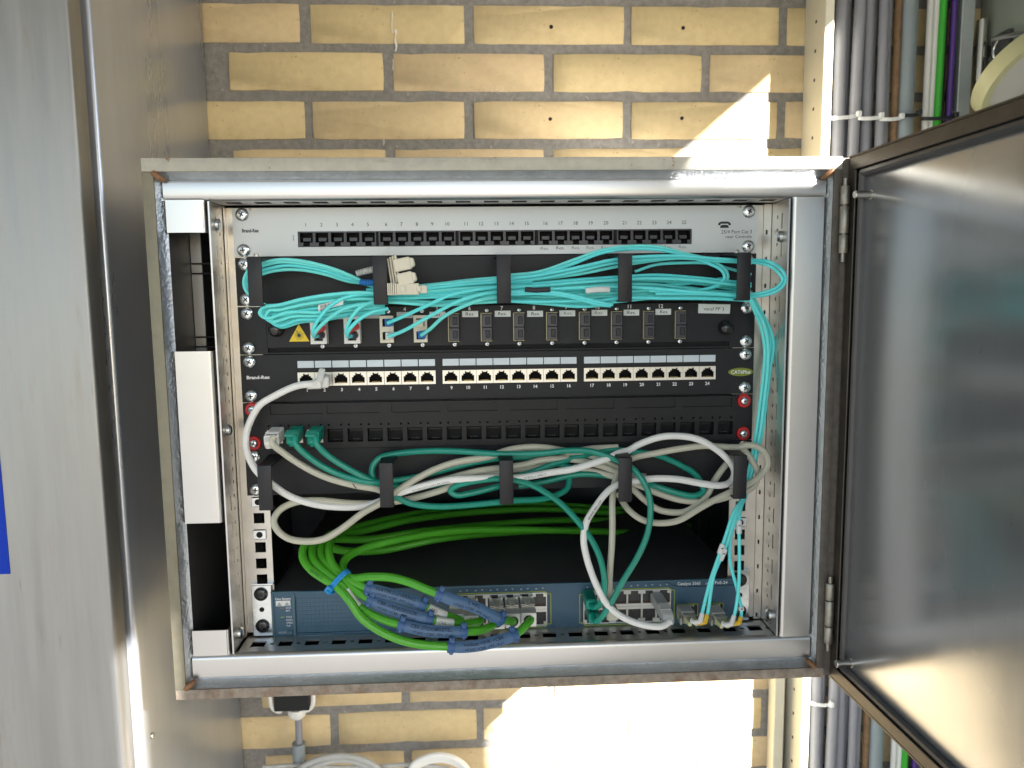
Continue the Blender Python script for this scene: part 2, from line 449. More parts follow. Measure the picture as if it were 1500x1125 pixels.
WY = 360.0
wall = thing("brick_wall", (217, 364, -1500), "yellow brick wall with grey mortar joints behind the steel enclosure", "wall")
b = MB("mortar"); b.box(-1500, 2600, WY + 1.8, 480, -1499, 699)
b.build("mortar", wall, smooth=False)
def brick_mesh(L, H, seed):
    r = random.Random(seed)
    b = MB("brick")
    out = []
    n = 8
    def side(a, c, nn):
        return [(a[0] + (c[0] - a[0]) * i / nn, a[1] + (c[1] - a[1]) * i / nn) for i in range(nn)]
    cs = [(0, 0), (L, 0), (L, H), (0, H)]
    for i in range(4):
        nn = n if i % 2 == 0 else 3
        out += side(cs[i], cs[(i + 1) % 4], nn)
    poly = []
    for (x, z) in out:
        j = 0.45
        corner = (x in (0, L)) and (z in (0, H))
        ix = 0.5 if corner else 0
        x2 = x + r.uniform(-j, j) + (ix if x == 0 else -ix if x == L else 0)
        z2 = z + r.uniform(-j, j) * 0.8 + (ix if z == 0 else -ix if z == H else 0)
        if r.random() < 0.09: z2 += 1.5 if z < H / 2 else -1.5
        poly.append((x2, z2))
    cx, cz = L / 2, H / 2
    m = 0
    def inset(d): return [(x + (d if x < cx - L * 0.45 else -d if x > cx + L * 0.45 else 0), z + (d if z < cz - H * 0.3 else -d if z > cz + H * 0.3 else 0)) for x, z in poly]
    A = [b.v((x, 0, z)) for x, z in inset(0.7)]
    B = [b.v((x, 1.0 + r.uniform(-0.2, 0.4), z)) for x, z in poly]
    C = [b.v((x, 20, z)) for x, z in poly]
    b.face(A, m)
    for i in range(len(poly)):
        j = (i + 1) % len(poly)
        b.face([A[j], A[i], B[i], B[j]], m); b.face([B[j], B[i], C[i], C[j]], m)
    return b
protos = []
for s in range(6):
    o = brick_mesh(205, 50, s + 3).build("brick", base=(0, 0, 0), sharp=60)
    protos.append(o)
used = set()
def put_brick(proto, x, y, z):
    o = proto if proto.name not in used else proto.copy()
    if o is not proto: o.name = "brick"; col.objects.link(o)
    used.add(proto.name if o is proto else o.name)
    o.parent = wall
    o.location = Vector((x, y, z)) * MM - wall.location
for k in range(-4, 21):
    z = 309 - 62.65 * k - 50
    x = (3 if k % 2 == 0 else 111.5) - 217 * 1
    while x < 1010:
        put_brick(rnd.choice(protos), x + rnd.uniform(-1.5, 1.5), WY + rnd.uniform(-0.6, 1.0), z + rnd.uniform(-0.8, 0.8))
        x += 217.2
b = MB("black_dark")
for x, z in ((327, 281), (325, 160), (508, 280.5), (508, 161)):
    b.cyl((x, WY - 0.8, z), (x, WY + 5, z), 2.6, 10)
b.build("drill_hole", wall)

mat("lime", (0.72, 0.71, 0.67), 0.9, var=0.1, vscale=200)
def streak(pts, w, seed):
    r = random.Random(seed); b = MB("lime"); prev = None
    for i, (x, z) in enumerate(pts):
        h = w * r.uniform(0.3, 1.0)
        q = [b.v((x - h, WY - 0.9, z)), b.v((x + h, WY - 0.9, z))]
        if prev: b.face([prev[0], prev[1], q[1], q[0]], 0)
        prev = q
    b.build("lime_streak", wall)
streak([(113 + 0.5 * math.sin(i), 300 - i * 4) for i in range(8)], 0.9, 1)
streak([(117 + 0.8 * math.sin(i * 1.3), 276 - i * 3.5) for i in range(9)], 1.6, 2)
streak([(112.5 + 0.4 * math.sin(i), 238 - i * 3) for i in range(6)], 0.8, 3)
streak([(97 + 0.4 * math.sin(i), 133 - i * 2) for i in range(5)], 1.0, 4)
for k in range(16):
    x = rnd.uniform(232, 280); z = rnd.uniform(196, 203)
    streak([(x + i * 0.8, z + rnd.uniform(-.5, .5)) for i in range(4)], 1.0, 20 + k)

# ------------------------------------------------------------------ tall steel cabinet on the left
lc = thing("steel_cabinet", (-330, 200, -1500), "tall stained stainless steel cabinet left of the open enclosure, blue sticker on its door", "cabinet")
b = MB("cabinet_side_steel")
b.box(-800, -136, 50, 359, -1499, 690, bevel=4, seg=3)
b.build("body", lc)
b = MB("black_dark"); b.box(-790, -146, 33, 52, -1490, 680)
b.build("door_gasket", lc)
b = MB("cabinet_front_steel"); b.box(-800, -137, 11, 36, -1495, 685, bevel=2.5, seg=3)
dl = b.build("door", lc)
b = MB("blue_vinyl"); b.box(-420, -229, 10.3, 11.0, -339.5, -150)
b.build("sticker", lc)
b = MB("stud_steel"); b.lathe((-135.5, 72, -545), (1, 0, 0), [(0, 3.4), (1.0, 3.2), (1.6, 2.0)], 12)
b.build("rivet", lc)

# ------------------------------------------------------------------ the open stainless enclosure
X0, X1, Z0, Z1, YF, YB = -60.0, 541.0, -443.5, 36.0, -42.0, 352.0
enc = thing("steel_enclosure", (240, 150, Z0), "open wall mounted stainless steel enclosure holding the rack of network panels", "enclosure")
b = MB("brushed_steel", "interior_dark")
b.box(X0, X0 + 2, YF, YB, Z0, Z1, bevel=0.6)
b.box(X1 - 2, X1, YF + 1, YB, Z0, Z1, bevel=0.6)
b.box(X0 + 2.1, X1 - 2.1, YF + 1, YB, Z1 - 2, Z1)
b.box(X0 + 2.1, X1 - 2.1, YF + 1, YB, Z0, Z0 + 2)
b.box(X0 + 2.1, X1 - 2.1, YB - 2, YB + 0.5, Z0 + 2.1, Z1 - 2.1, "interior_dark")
b.build("body", enc)
# front lip, four sides
b = MB("lip_steel"); b.box(X0 + 0.1, X1 - 0.1, YF - 1.2, YF + 1, 24.8, Z1 + 0.1, bevel=0.9, seg=2); b.build("lip", enc)
b = MB("lip_olive"); b.box(X0 - 0.1, -50.2, YF - 1.2, YF + 1, Z0 + 9.6, 24.7, bevel=0.9, seg=2); b.build("lip", enc)
b = MB("lip_rust"); b.box(X0 + 0.1, X1 - 0.1, YF - 1.2, YF + 1, Z0 - 0.1, Z0 + 9.5, bevel=0.9, seg=2); b.build("lip", enc)
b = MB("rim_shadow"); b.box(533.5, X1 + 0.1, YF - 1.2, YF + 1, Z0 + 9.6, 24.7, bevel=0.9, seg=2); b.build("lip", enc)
# sloping gasket channel between lip and frame: left, top, bottom, right
def sloped(p, q, a, c, nm="gasket_strip"):
    b = MB(nm)
    # quads from the lip edge (front) to the frame edge (back), slightly hollow
    A = [Vector(p), Vector(q)]; C = [Vector(a), Vector(c)]
    rows = 5; prev = None
    for i in range(rows):
        t = i / (rows - 1); hollow = math.sin(t * math.pi) * 1.6
        r = [b.v(A[k].lerp(C[k], t) + Vector((0, hollow, 0))) for k in range(2)]
        if prev: b.face([prev[0], prev[1], r[1], r[0]], 0)
        prev = r
    return b.build("gasket_channel", enc, sharp=80)
sloped((-50.2, YF + 0.5, -433), (-50.2, YF + 0.5, 24), (-44.5, -33, -427), (-44.5, -33, 19))
sloped((-50, YF + 0.5, 24.8), (533, YF + 0.5, 24.8), (-44.5, -33, 18.5), (529, -33, 18.5))
sloped((533, YF + 0.5, -434), (-50, YF + 0.5, -434), (529, -33, -427.5), (-44.5, -33, -427.5))
sloped((533.5, YF + 0.5, 24), (533.5, YF + 0.5, -433), (529.0, -33, 19), (529.0, -33, -427))
for x, z, dx, dz in ((-50, 24, 1, -1), (-50, -433, 1, 1), (532, 24, -1, -1), (532, -433, -1, 1)):
    b = MB("rust")
    b.tube(spline([(x - dx * 1, YF - 0.6, z - dz * 0.5), (x + dx * 3, YF + 0.2, z + dz * 3), (x + dx * 7, YF + 4, z + dz * 6)], 4), [2.2, 2.6, 2.8, 2.9, 2.9, 2.8, 2.6, 2.2, 1.5], 10)
    b.build("weld_bead", enc)

# inner frame: rails and side plates with rounded inner edges
def rail_profile(prof, x0, x1, name, m="frame_steel", along='x'):
    b = MB(m); prev = None
    for (a, y) in prof:
        r = [b.v((x0, y, a)), b.v((x1, y, a))] if along == 'x' else [b.v((a, y, x0)), b.v((a, y, x1))]
        if prev: b.face([prev[0], prev[1], r[1], r[0]], 0)
        prev = r
    return b
def arc(cx, cy, r, a0, a1, n=6):
    return [(cx + r * math.cos(a0 + (a1 - a0) * i / n), cy + r * math.sin(a0 + (a1 - a0) * i / n)) for i in range(n + 1)]
FR = -36.0
b = rail_profile([(18.8, -30)] + arc(16.8, FR + 2, 2, 0, -math.pi / 2, 4) + arc(6.5, FR + 5, 5, -math.pi / 2, -math.pi, 6), -46, 530, "top_rail")
b.build("top_rail", enc, sharp=50)
b = MB("frame_steel", "black_dark")
b.box(-8, 500, FR + 5.2, -4, 1.5, 3.0)
o = b.build("rail_flange", enc)
b = MB("black_dark")
for i in range(20):
    x = 2 + i * 25
    b.box(x, x + 13, -26, -16, 1.3, 1.9)
tag(b.build("flange_slot", enc), kind="stuff")
b = rail_profile(arc(-410.0, FR + 5, 5, 0, -math.pi / 2, 6) + arc(-425.5, FR + 2.5, 2.5, -math.pi / 2, -math.pi, 4) + [(-428, -30)], -46, 530, "bottom_rail")
b.build("bottom_rail", enc, sharp=50)
# perforated flange of the bottom rail (square and round holes, 25 mm pitch), lying flat
b = MB("galvanized")
b.T = lambda p: Vector((p.x, p.z, -p.y - 405.0))
hs = []
for i in range(20):
    x = 2 + i * 25.0
    hs.append((x, x + 13, -22, -11)); hs.append((x + 17.2, x + 20.8, -18.5, -15))
b.plate(-6, 500, FR + 5, 2, 0, 1.5, hs)
b.build("perforated_flange", enc)
b = MB("black_dark"); b.box(-6, 500, -29, 3, -425, -413); b.build("rail_underside", enc)

def side_plate(x0, x1, z0, z1, cuts, inner):
    # vertical plates facing the front, rounded towards the rack on their inner edge
    segs = []
    zz = z1
    for c0, c1 in cuts:
        segs.append((c0, zz)); zz = c1
    segs.append((z0, zz))
    s = 1 if inner > 0 else -1
    xe, xo = (x1, x0) if inner > 0 else (x0, x1)
    prof = [(xo, FR)] + [(xe - s * 3.5 + s * 3.5 * math.sin(t * math.pi / 12), FR + 3.5 - 3.5 * math.cos(t * math.pi / 12)) for t in range(7)] + [(xe, -16)]
    for c0, c1 in segs:
        b = MB("frame_steel")
        prev = None
        for (x, y) in prof:
            r = [b.v((x, y, c0)), b.v((x, y, c1))]
            if prev: b.face([prev[0], r[0], r[1], prev[1]] if s > 0 else [prev[1], r[1], r[0], prev[0]], 0)
            prev = r
        for zc, up in ((c0, -1), (c1, 1)):      # sheet edge, 2 mm
            A = [b.v((x, y, zc)) for x, y in prof]
            B2 = [b.v((x - (s * 2 if abs(x - xe) < 0.1 else 0), y + 2, zc)) for x, y in prof]
            for i in range(len(prof) - 1): b.face([A[i], A[i + 1], B2[i + 1], B2[i]], 0)
        b.build("side_plate", enc, sharp=50)
side_plate(-44.5, -12, -405.5, 2.4, [(-25, -127), (-281, -381.5)], 1)
side_plate(500.5, 529.0, -405.5, 2.4, [], -1)
# dark cavity behind the left plate, with a pale strip standing in for the wall's reflection, and cable clips
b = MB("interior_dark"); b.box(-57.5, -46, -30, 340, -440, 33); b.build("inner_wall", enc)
b = MB("frame_steel", "black_dark")
b.box(-45.5, -36, 18, 20, -260, 0)
for z in (-49, -58, -117, -126): b.box(-44, -24, 14, 17.5, z - 0.7, z + 0.7, "black_dark")
b.build("inner_strip", enc)

# perforated side mounting plates and rack posts
for s, xs in ((1, -8.0), (-1, 497.0)):
    b = MB("galvanized")
    q = s
    b.T = (lambda xs, q: (lambda p: Vector((xs - q * p.y, p.x, p.z))))(xs, q)   # local x = depth, local y = thickness
    hs = []
    for i in range(16):
        z = -402 + i * 25
        hs.append((-23, -20.5, z + 3, z + 17))
        hs.append((-13, -10.5, z + 1, z + 4)); hs.append((-13, -10.5, z + 13, z + 16))
    b.plate(-34, 3, -404, 1, 0, 1.6, hs)
    b.build("perforated_plate", enc)
    b = MB("frame_steel"); b.box(xs - 1.2 if s > 0 else xs - 0.2, xs + 0.2 if s > 0 else xs + 1.2, -36.2, -34.1, -404.5, 1.2); b.build("plate_edge", enc)
    for z in (-17, -199.5, -391.5) if s > 0 else (-31, -390):
        b = MB("zinc")
        b.lathe((xs + (0.2 if s > 0 else -0.2), -20, z), (s, 0, 0), [(0, 5.2), (2.5, 5.0), (3.6, 3.6), (3.9, 1.5)], 14)
        b.build("plate_screw", enc)
    # rack post: face with square holes
    b = MB("galvanized")
    x0, x1 = (-6.5, 20.0) if s > 0 else (462.6, 489.1)
    hx = (4.2, 14.2) if s > 0 else (468.9, 478.9)
    hs = []
    for u in range(9):
        for d in (6.35, 22.225, 38.1):
            z = -44.45 * u - d
            hs.append((hx[0], hx[1], z - 5, z + 5))
    b.plate(x0, x1, -402, 0, 3.0, 5.0, hs)
    if s > 0: b.box(-6.5, -4.5, 5.1, 60, -402, 0)
    else: b.box(487.1, 489.1, 5.1, 60, -402, 0)
    b.build("rack_post", enc)
    b = MB("galvanized")
    if s > 0: b.plate(-7.4, -6.6, -404, 1, -2.0, 3, ())
    else: b.plate(489.3, 496.6, -404, 1, 2.0, 4, [(491.5, 493.2, -402 + i * 25, -398 + i * 25) for i in range(16)])
    b.build("post_edge", enc)
# cage nuts in the open holes
for x, z in ((9.2, -304.8), (473.9, -304.8), (9.2, -273)):
    b = MB("zinc", "black_dark")
    b.box(x - 6.3, x + 6.3, 1.6, 2.9, z - 4.6, z + 4.6, bevel=0.5)
    b.lathe((x, 1.7, z), (0, -1, 0), [(0, 3.0), (0.2, 3.0)], 14, "black_dark")
    b.build("cage_nut", enc)

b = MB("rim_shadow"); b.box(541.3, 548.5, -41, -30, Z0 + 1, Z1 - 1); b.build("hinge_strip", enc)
# hinges on the right
for z0 in (10.5, -349.0):
    hb = MB("hinge_steel")
    zt = z0
    hb.cyl((541.8, -47.5, zt + 6), (541.8, -47.5, zt - 66), 1.8, 10)
    ho = hb.build("hinge", enc)
    z = zt
    for L in (17, 25, 17):
        kb = MB("hinge_steel"); kb.lathe((541.8, -47.5, z - L + 0.6), (0, 0, 1), [(0, 3.6), (0.5, 3.9), (L - 1.6, 3.9), (L - 1.1, 3.6)], 16)
        kb.build("knuckle", ho); z -= L

# the open door: u runs out from the hinge, w is its thickness
def DT(p):
    u, w, z = p.x, p.y, p.z
    d = Vector((0.035, -1.0, 0)).normalized(); n = Vector((1.0, 0.035, 0)).normalized()
    return Vector((546.5, -43.5, 0)) + d * u + n * w + Vector((0, 0, z))
def dmb(*n):
    b = MB(*n); b.T = DT; return b
DZ0, DZ1, DW = -443.0, 36.0, 596.0
b = dmb("brushed_steel"); b.box(0, DW, 11, 12.5, DZ0, DZ1)
door = b.build("door", enc)
b = dmb("door_rim")
for u0, u1, z0, z1 in ((0, DW, DZ1 - 1.6, DZ1), (0, DW, DZ0, DZ0 + 1.6), (0, 1.6, DZ0 + 1.7, DZ1 - 1.7), (DW - 1.6, DW, DZ0 + 1.7, DZ1 - 1.7)):
    b.box(u0, u1, 0, 10.9, z0, z1)
for u0, u1, z0, z1 in ((0, DW, DZ1 - 13, DZ1 - 1.7), (0, DW, DZ0 + 1.7, DZ0 + 13), (1.7, 11, DZ0 + 13.1, DZ1 - 13.1), (DW - 11, DW - 1.7, DZ0 + 13.1, DZ1 - 13.1)):
    b.box(u0, u1, 0.1, 1.8, z0, z1, bevel=0.5)
b.build("rim", door)
b = dmb("rim_groove")
GR = [(15.5, 5, DZ1 - 16.5), (DW - 15.5, 5, DZ1 - 16.5), (DW - 15.5, 5, DZ0 + 16.5), (15.5, 5, DZ0 + 16.5)]
for i in range(4):
    b.tube([GR[i], GR[(i + 1) % 4]], 4.2, 10)
b.build("gasket", door)
b = dmb("door_steel"); b.box(17, DW - 17, 5.5, 10.8, DZ0 + 18, DZ1 - 18, bevel=2.0, seg=3)
b.build("inner_sheet", door)
for z in (-0.5, -416):
    b = dmb("stud_steel"); b.lathe((27, 5.7, z), (0, -1, 0), [(0, 4.2), (0.8, 4.2), (1.0, 3.3), (14.2, 3.3), (15, 2.7)], 14)
    b.build("stud", door)

# ------------------------------------------------------------------ rack screws
def screw_proto(r, depth, mname, cross="black_dark"):
    b = MB(mname, "ink")
    b.lathe((0, 0, 0), (0, -1, 0), [(0, r), (depth * 0.35, r), (depth * 0.75, r * 0.85), (depth, r * 0.55)], 18)
    a = 0.4
    for k in range(2):
        c, s = math.cos(a + k * math.pi / 2), math.sin(a + k * math.pi / 2)
        b.obox((0, -depth, 0), (c, 0, s), (0, 1, 0), (-s, 0, c), r * 0.42, 0.15, r * 0.11, cross)
    return b
SCREWS = {}
def screw(parent, x, y, z, r=5.8, depth=3.0, mname="zinc", name="screw"):
    k = (r, depth, mname)
    if k not in SCREWS:
        o = screw_proto(r, depth, mname, "jack_black" if mname == "zinc" else "ink").build(name, parent)
        SCREWS[k] = o.data
        bmv = o.data
        # local mesh is about the origin: undo the parent shift
        off = world_base(parent)
        for v_ in bmv.vertices: v_.co += off
    else:
        o = bpy.data.objects.new(name, SCREWS[k]); col.objects.link(o); o.parent = parent
    o.location = Vector((x, y, z)) * MM - world_base(parent)
    o.rotation_euler = (0, rnd.uniform(0, 6.28), 0)
    return o
U = lambda n: -44.45 * n
def rack_screws(parent, n, y=-0.3, **k):
    for x in (8.75, 473.85):
        for d in (6.35, 38.1): screw(parent, x, y, U(n) - d, **k)

# ------------------------------------------------------------------ rack unit 1: pale telephone patch panel with 25 jacks
pp = thing("telephone_patch_panel", (241, 0, -43.6), "pale grey top patch panel with 25 black telephone jacks", "patch panel")
MODX = [57.6, 130.0, 203.0, 276.2, 349.4]
JZ0, JZ1 = -35.6, -21.6
b = MB("white_paint")
holes = [(MODX[0], MODX[-1] + 71.2, JZ0, JZ1)]
holes += [(15.5, 20.0, -2.6, 0), (462.5, 467, -2.6, 0), (17.0, 21.5, -43.6, -41.2), (461.5, 466, -43.6, -41.2)]
b.plate(0, 482.6, -43.6, -0.4, 0, 2, holes)
b.build("faceplate", pp)
b = MB("black_dark")
for mx in MODX[1:]: b.box(mx - 1.9, mx + 0.6, 0.2, 1.8, JZ0 + 0.1, JZ1 - 0.1)
b.build("module_gap", pp)["kind"] = "stuff"
proto = None
for mx in MODX:
    for i in range(5):
        jx = mx + 0.6 + i * 14.0
        if proto is None:
            b = MB("jack_black", "black_dark", "ink_faint")
            w = 14.0
            b.plate(jx, jx + w, JZ0 + 0.1, JZ1 - 0.1, -0.6, 1.5, [(jx + 1.3, jx + w - 1.1, -31.6, -22.9), (jx + 4.2, jx + w - 4.0, -35.0, -31.6)], "jack_black", wall="black_dark")
            b.pocket(jx + 1.0, jx + w - 0.8, -35.3, -22.6, 1.5, 11, "black_dark")
            b.box(jx + 3.6, jx + w - 3.4, 2.5, 6, -30.2, -27.2, "jack_black")
            b.box(jx + 0.3, jx + 3.9, -0.9, -0.6, -35.3, -33.0, "jack_black"); b.box(jx + w - 3.7, jx + w - 0.3, -0.9, -0.6, -35.3, -33.0, "jack_black")
            proto = b.build("telephone_jack", pp); px0 = jx
        else: share(proto, "telephone_jack", pp, (jx - px0, 0, 0))
b = MB("ink", "ink_faint")
n = 0
for mx in MODX:
    for i in range(5):
        n += 1
        b.text(str(n), mx + 7.6 + i * 14.0, -17.2, -0.15, 4.6, "ink")
        if n in (16, 17, 18, 19, 20, 24, 25):
            b.text("Res.", mx + 7.0 + i * 14.0 + rnd.uniform(-.6, .6), -39.6 + rnd.uniform(-.3, .3), -0.15, 4.0, "ink" if n == 17 else "ink_faint", shear=0.1, fx=1.25)
b.text("Brand-Rex", 15.5, -22.0, -0.15, 4.4, "ink", bold=0.035, fx=0.80)
b.text("I", 53.6, -29.2, -0.15, 6.0, "ink_faint"); b.box(52.6, 54.6, -0.2, -0.1, -25.3, -25.0, "ink_faint"); b.box(52.6, 54.6, -0.2, -0.1, -29.4, -29.1, "ink_faint")
b.text("25/4 Port Cat 3", 477.3, -26.2, -0.15, 4.7, "ink", align=1.0, fx=0.98)
b.text("naar Centrale", 477.3, -30.4, -0.15, 4.1, "ink", align=1.0, fx=1.1)
# telephone pictogram
b.prism([(447.0, -21.0), (447.6, -18.7), (449.4, -18.2), (453.0, -18.2), (454.8, -18.7), (455.4, -21.0)][::-1], -0.2, -0.1, "ink")
b.prism([(445.0, -18.4), (445.6, -16.4), (448, -15.2), (454.4, -15.2), (456.8, -16.4), (457.4, -18.4), (455.3, -18.6), (454.6, -17.2), (447.8, -17.2), (447.1, -18.6)][::-1], -0.22, -0.1, "ink")
b.build("printed_lettering", pp)
rack_screws(pp, 0)

# ------------------------------------------------------------------ cable managers (rack units 2 and 6) with five hooks each
def manager(n, ztop, hooks, htop, hbot, label, slots):
    z1 = ztop - 0.3; z0 = ztop - 43.7
    t = thing("cable_manager", (241, 0, z0), label, "cable manager", "black cable managers in the rack")
    b = MB("black_powder")
    hs = [(5.5, 13.5, z1 - 10, z1 - 4.5)] if slots else []
    b.plate(0.3, 482.3, z0, z1, 0, 2, hs)
    b.build("backplate", t)
    proto = None
    for i, x in enumerate(hooks):
        if proto is None:
            b = MB("hook_black")
            zt = htop
            b.box(x - 6.2, x + 6.2, -45.0, -42.8, hbot, zt, bevel=0.9, seg=2)
            zr = zt + 1.0
            # arm back to the plate
            b.hexa([(x - 6.2, -43.0, zt - 2.6), (x + 6.2, -43.0, zt - 2.6), (x + 7.6, -0.2, zr - 2.6), (x - 7.6, -0.2, zr - 2.6),
                    (x - 6.2, -43.0, zt - 0.5), (x + 6.2, -43.0, zt - 0.5), (x + 7.6, -0.2, zr), (x - 7.6, -0.2, zr)], bevel=0.5)
            b.box(x - 6.0, x + 6.0, -42.9, -36, hbot + 0.1, hbot + 1.8, bevel=0.4)
            proto = b.build("hook", t); hx = x
        else: share(proto, "hook", t, (x - hx, 0, 0))
    rack_screws(t, n)
    return t
manager(1, U(1), [30.0, 136.2, 242.8, 349.2, 454.8], -46.2, -88.4, "black cable manager with five hooks holding the aqua fibre cords", True)
manager(5, U(5), [29.8, 136.2, 243.0, 350.4, 455.8], -227.6, -268.4, "black cable manager with five hooks holding white and dark green cords", False)

# ------------------------------------------------------------------ rack unit 3: fibre panel
fp = thing("fibre_patch_panel", (241, 0, U(3)), "black fibre optic panel with twelve adapters and a yellow laser sign", "patch panel")
zt, zb = U(2) - 0.4, U(3) + 0.4
b = MB("black_powder"); b.plate(0.3, 482.3, zb, zt, 0.2, 2, [(26, 458, -131.5, -127.8)]); b.build("faceplate", fp)
b = MB("black_powder"); b.box(26.0, 458.5, -3.0, 0.1, -127.4, -89.6, bevel=0.7); b.build("drawer_front", fp)
b = MB("black_dark"); b.box(26, 458, 3, 30, -132, -127); b.build("drawer_gap", fp)
FX = [75.2, 105.4, 136.2, 167.0, 198.0, 228.1, 258.2, 288.8, 319.3, 349.4, 379.6, 409.6]
for i, x in enumerate(FX):
    if i < 4:
        b = MB("beige_plastic", "black_dark")
        y1 = -13.0 if i < 2 else -8.0
        hw = 7.2 if i < 2 else 6.2
        m_ = "white_plastic" if i < 2 else "beige_plastic"
        b.plate(x - hw, x + hw, -123.4, -98.6, y1, y1 + 1.5, [(x - 3.8, x + 3.8, -108.6, -101.4), (x - 3.8, x + 3.8, -120.6, -113.4)], m_, wall="black_dark")
        b.box(x - hw + 0.05, x - 3.9, y1 + 1.6, -3.1, -123.3, -98.7, m_); b.box(x + 3.9, x + hw - 0.05, y1 + 1.6, -3.1, -123.3, -98.7, m_)
        b.box(x - 3.85, x + 3.85, y1 + 1.6, -3.1, -113.3, -108.7, m_); b.box(x - 3.85, x + 3.85, y1 + 1.6, -3.1, -101.3, -98.7, m_); b.box(x - 3.85, x + 3.85, y1 + 1.6, -3.1, -123.3, -120.7, m_)
        b.box(x - 3.8, x + 3.8, -4, -3.2, -120, -101, "black_dark")
        o = b.build("fibre_adapter", fp)
    else:
        b = MB("jack_black", "olive_metal", "black_dark")
        b.box(x - 4.6, x + 4.6, -8.5, -3.1, -110.3, -98.2, "jack_black", bevel=0.4)
        b.box(x - 4.6, x + 4.6, -8.5, -3.1, -122.6, -110.6, "jack_black", bevel=0.4)
        b.box(x - 5.6, x + 4.8, -6.2, -3.1, -97.9, -97.2, "olive_metal"); b.box(x - 5.6, x + 4.8, -6.2, -3.1, -123.4, -122.8, "olive_metal")
        b.box(x - 5.7, x - 4.8, -7.0, -3.1, -122.7, -98.0, "olive_metal")
        for zc in (-104.3, -116.6):
            b.box(x - 1.3, x + 3.0, -9.0, -8.4, zc - 3.6, zc + 3.6, "black_plastic", bevel=0.2)
            b.box(x - 0.7, x + 2.4, -9.3, -8.9, zc - 3.0, zc + 3.0, "ink")
        o = b.build("fibre_adapter", fp)
    for z in (-94.9, -126.0): screw(fp, x + (1.5 if i < 4 else 0.2), -3.0, z, 2.3, 1.4, "zinc", "adapter_screw")
lab = None
for n_ in range(1, 13):
    x = 92.4 + 30.12 * (n_ - 2)
    b = MB("label_grey" if n_ <= 4 else "paper", "ink", "ink_faint")
    rz = rnd.uniform(-.35, .35)
    b.box(x - 7.4, x + 7.4, -3.5, -3.05, -101.2 + rz, -95.6 + rz, bevel=0.1)
    if n_ >= 5:
        b.text("Res.", x + rnd.uniform(-.8, .8), -99.8 + rz, -3.6, 4.3, "ink_faint" if n_ in (9, 10) else "ink", shear=0.12, fx=1.2)
    b.build("label_strip", fp)
b = MB("ink_white")
for n_ in range(2, 13): b.text(str(n_), 93.0 + 29.85 * (n_ - 2), -94.6, -3.25, 5.0, bold=0.015)
b.build("printed_lettering", fp)
b = MB("paper", "ink")
b.T = lambda p: Vector((442 + (p.x - 442) * math.cos(-0.03) - (p.z + 96) * math.sin(-0.03), p.y, -96 + (p.x - 442) * math.sin(-0.03) + (p.z + 96) * math.cos(-0.03)))
b.box(426.8, 457.2, -3.6, -3.05, -100.4, -91.6, bevel=0.15); b.text("vanaf PP 3", 441.5, -97.6, -3.75, 4.6, "ink", fx=1.05)
b.build("paper_label", fp)
b = MB("yellow_sign", "ink"); b.prism([(46.4, -121.3), (64.8, -121.3), (55.8, -105.3)], -3.5, -3.05)
b.lathe((55.7, -3.5, -115.7), (0, -1, 0), [(0, 1.5), (0.12, 1.5)], 14, "ink")
for k in range(16):
    a = k * math.pi / 8; L = 3.4 if k % 2 else 2.7
    b.obox((55.7 + math.cos(a) * (1.2 + L / 2), -3.58, -115.7 + math.sin(a) * (1.2 + L / 2)), (math.cos(a), 0, math.sin(a)), (0, 1, 0), (-math.sin(a), 0, math.cos(a)), L / 2, 0.05, 0.15, "ink")
b.obox((53.8, -3.58, -112.2), (-0.45, 0, 0.89), (0, 1, 0), (0.89, 0, 0.45), 2.2, 0.05, 0.15, "ink")
b.build("laser_sign", fp)
for x, z in ((35.9, -109.9), (452.6, -113.8)):
    b = MB("black_gloss"); b.lathe((x, -3, z), (0, -1, 0), [(0, 6.8), (5.5, 6.8), (8.0, 6.0), (9.6, 4.2), (10.2, 1.8)], 22)
    b.build("knob", fp)
rack_screws(fp, 2)

# ------------------------------------------------------------------ rack unit 4: 24 port shielded patch panel
cp = thing("data_patch_panel", (241, 0, U(4)), "black patch panel with 24 silver network jacks and blue-white label strips", "patch panel")
zt, zb = U(3) - 0.3, U(4) + 0.4
GX = [(52.0, 15.98), (186.0, 15.83), (319.0, 15.8)]
b = MB("black_powder")
b.plate(0.3, 482.3, zb, zt, 0, 2, [(g, g + 8 * w, -163.0, -150.2) for g, w in GX])
b.build("faceplate", cp)
proto = None; lproto = None; n = 0
for g, w in GX:
    for i in range(8):
        x = g + i * w
        if proto is None:
            b = MB("jack_metal", "black_dark", "gold", "ink")
            q = 15.7
            zz0, zz1 = -162.9, -150.3
            cx = x + q / 2
            b.plate(x + 0.15, x + q, zz0, zz1, -1.0, 1.0, [(cx - 5.9, cx + 5.9, -160.6, -155.2), (cx - 4.4, cx + 4.4, -155.2, -153.6), (cx - 2.7, cx + 2.7, -153.6, -151.4)], "jack_metal", wall="ink")
            b.pocket(x + 0.5, x + q - 0.4, -162.6, -150.6, 1.0, 13, "black_dark")
            for k in range(8): b.box(cx - 3.7 + k * 1.02, cx - 3.2 + k * 1.02, 1.2, 4, -160.5, -159.9, "gold")
            b.box(cx - 1.6, cx + 1.6, 0.6, 2, -152.4, -151.5, "jack_metal")
            proto = b.build("network_jack", cp); jx0 = x
            b = MB("label_blue_white"); b.box(x + 0.35, x + q - 0.3, -0.7, -0.05, -146.0, -139.6, bevel=0.15)
            lproto = b.build("label_strip", cp)
        else:
            share(proto, "network_jack", cp, (x - jx0, 0, 0)); share(lproto, "label_strip", cp, (x - jx0, 0, 0))
b = MB("ink_white", "black_plastic", "olive_oval")
n = 0
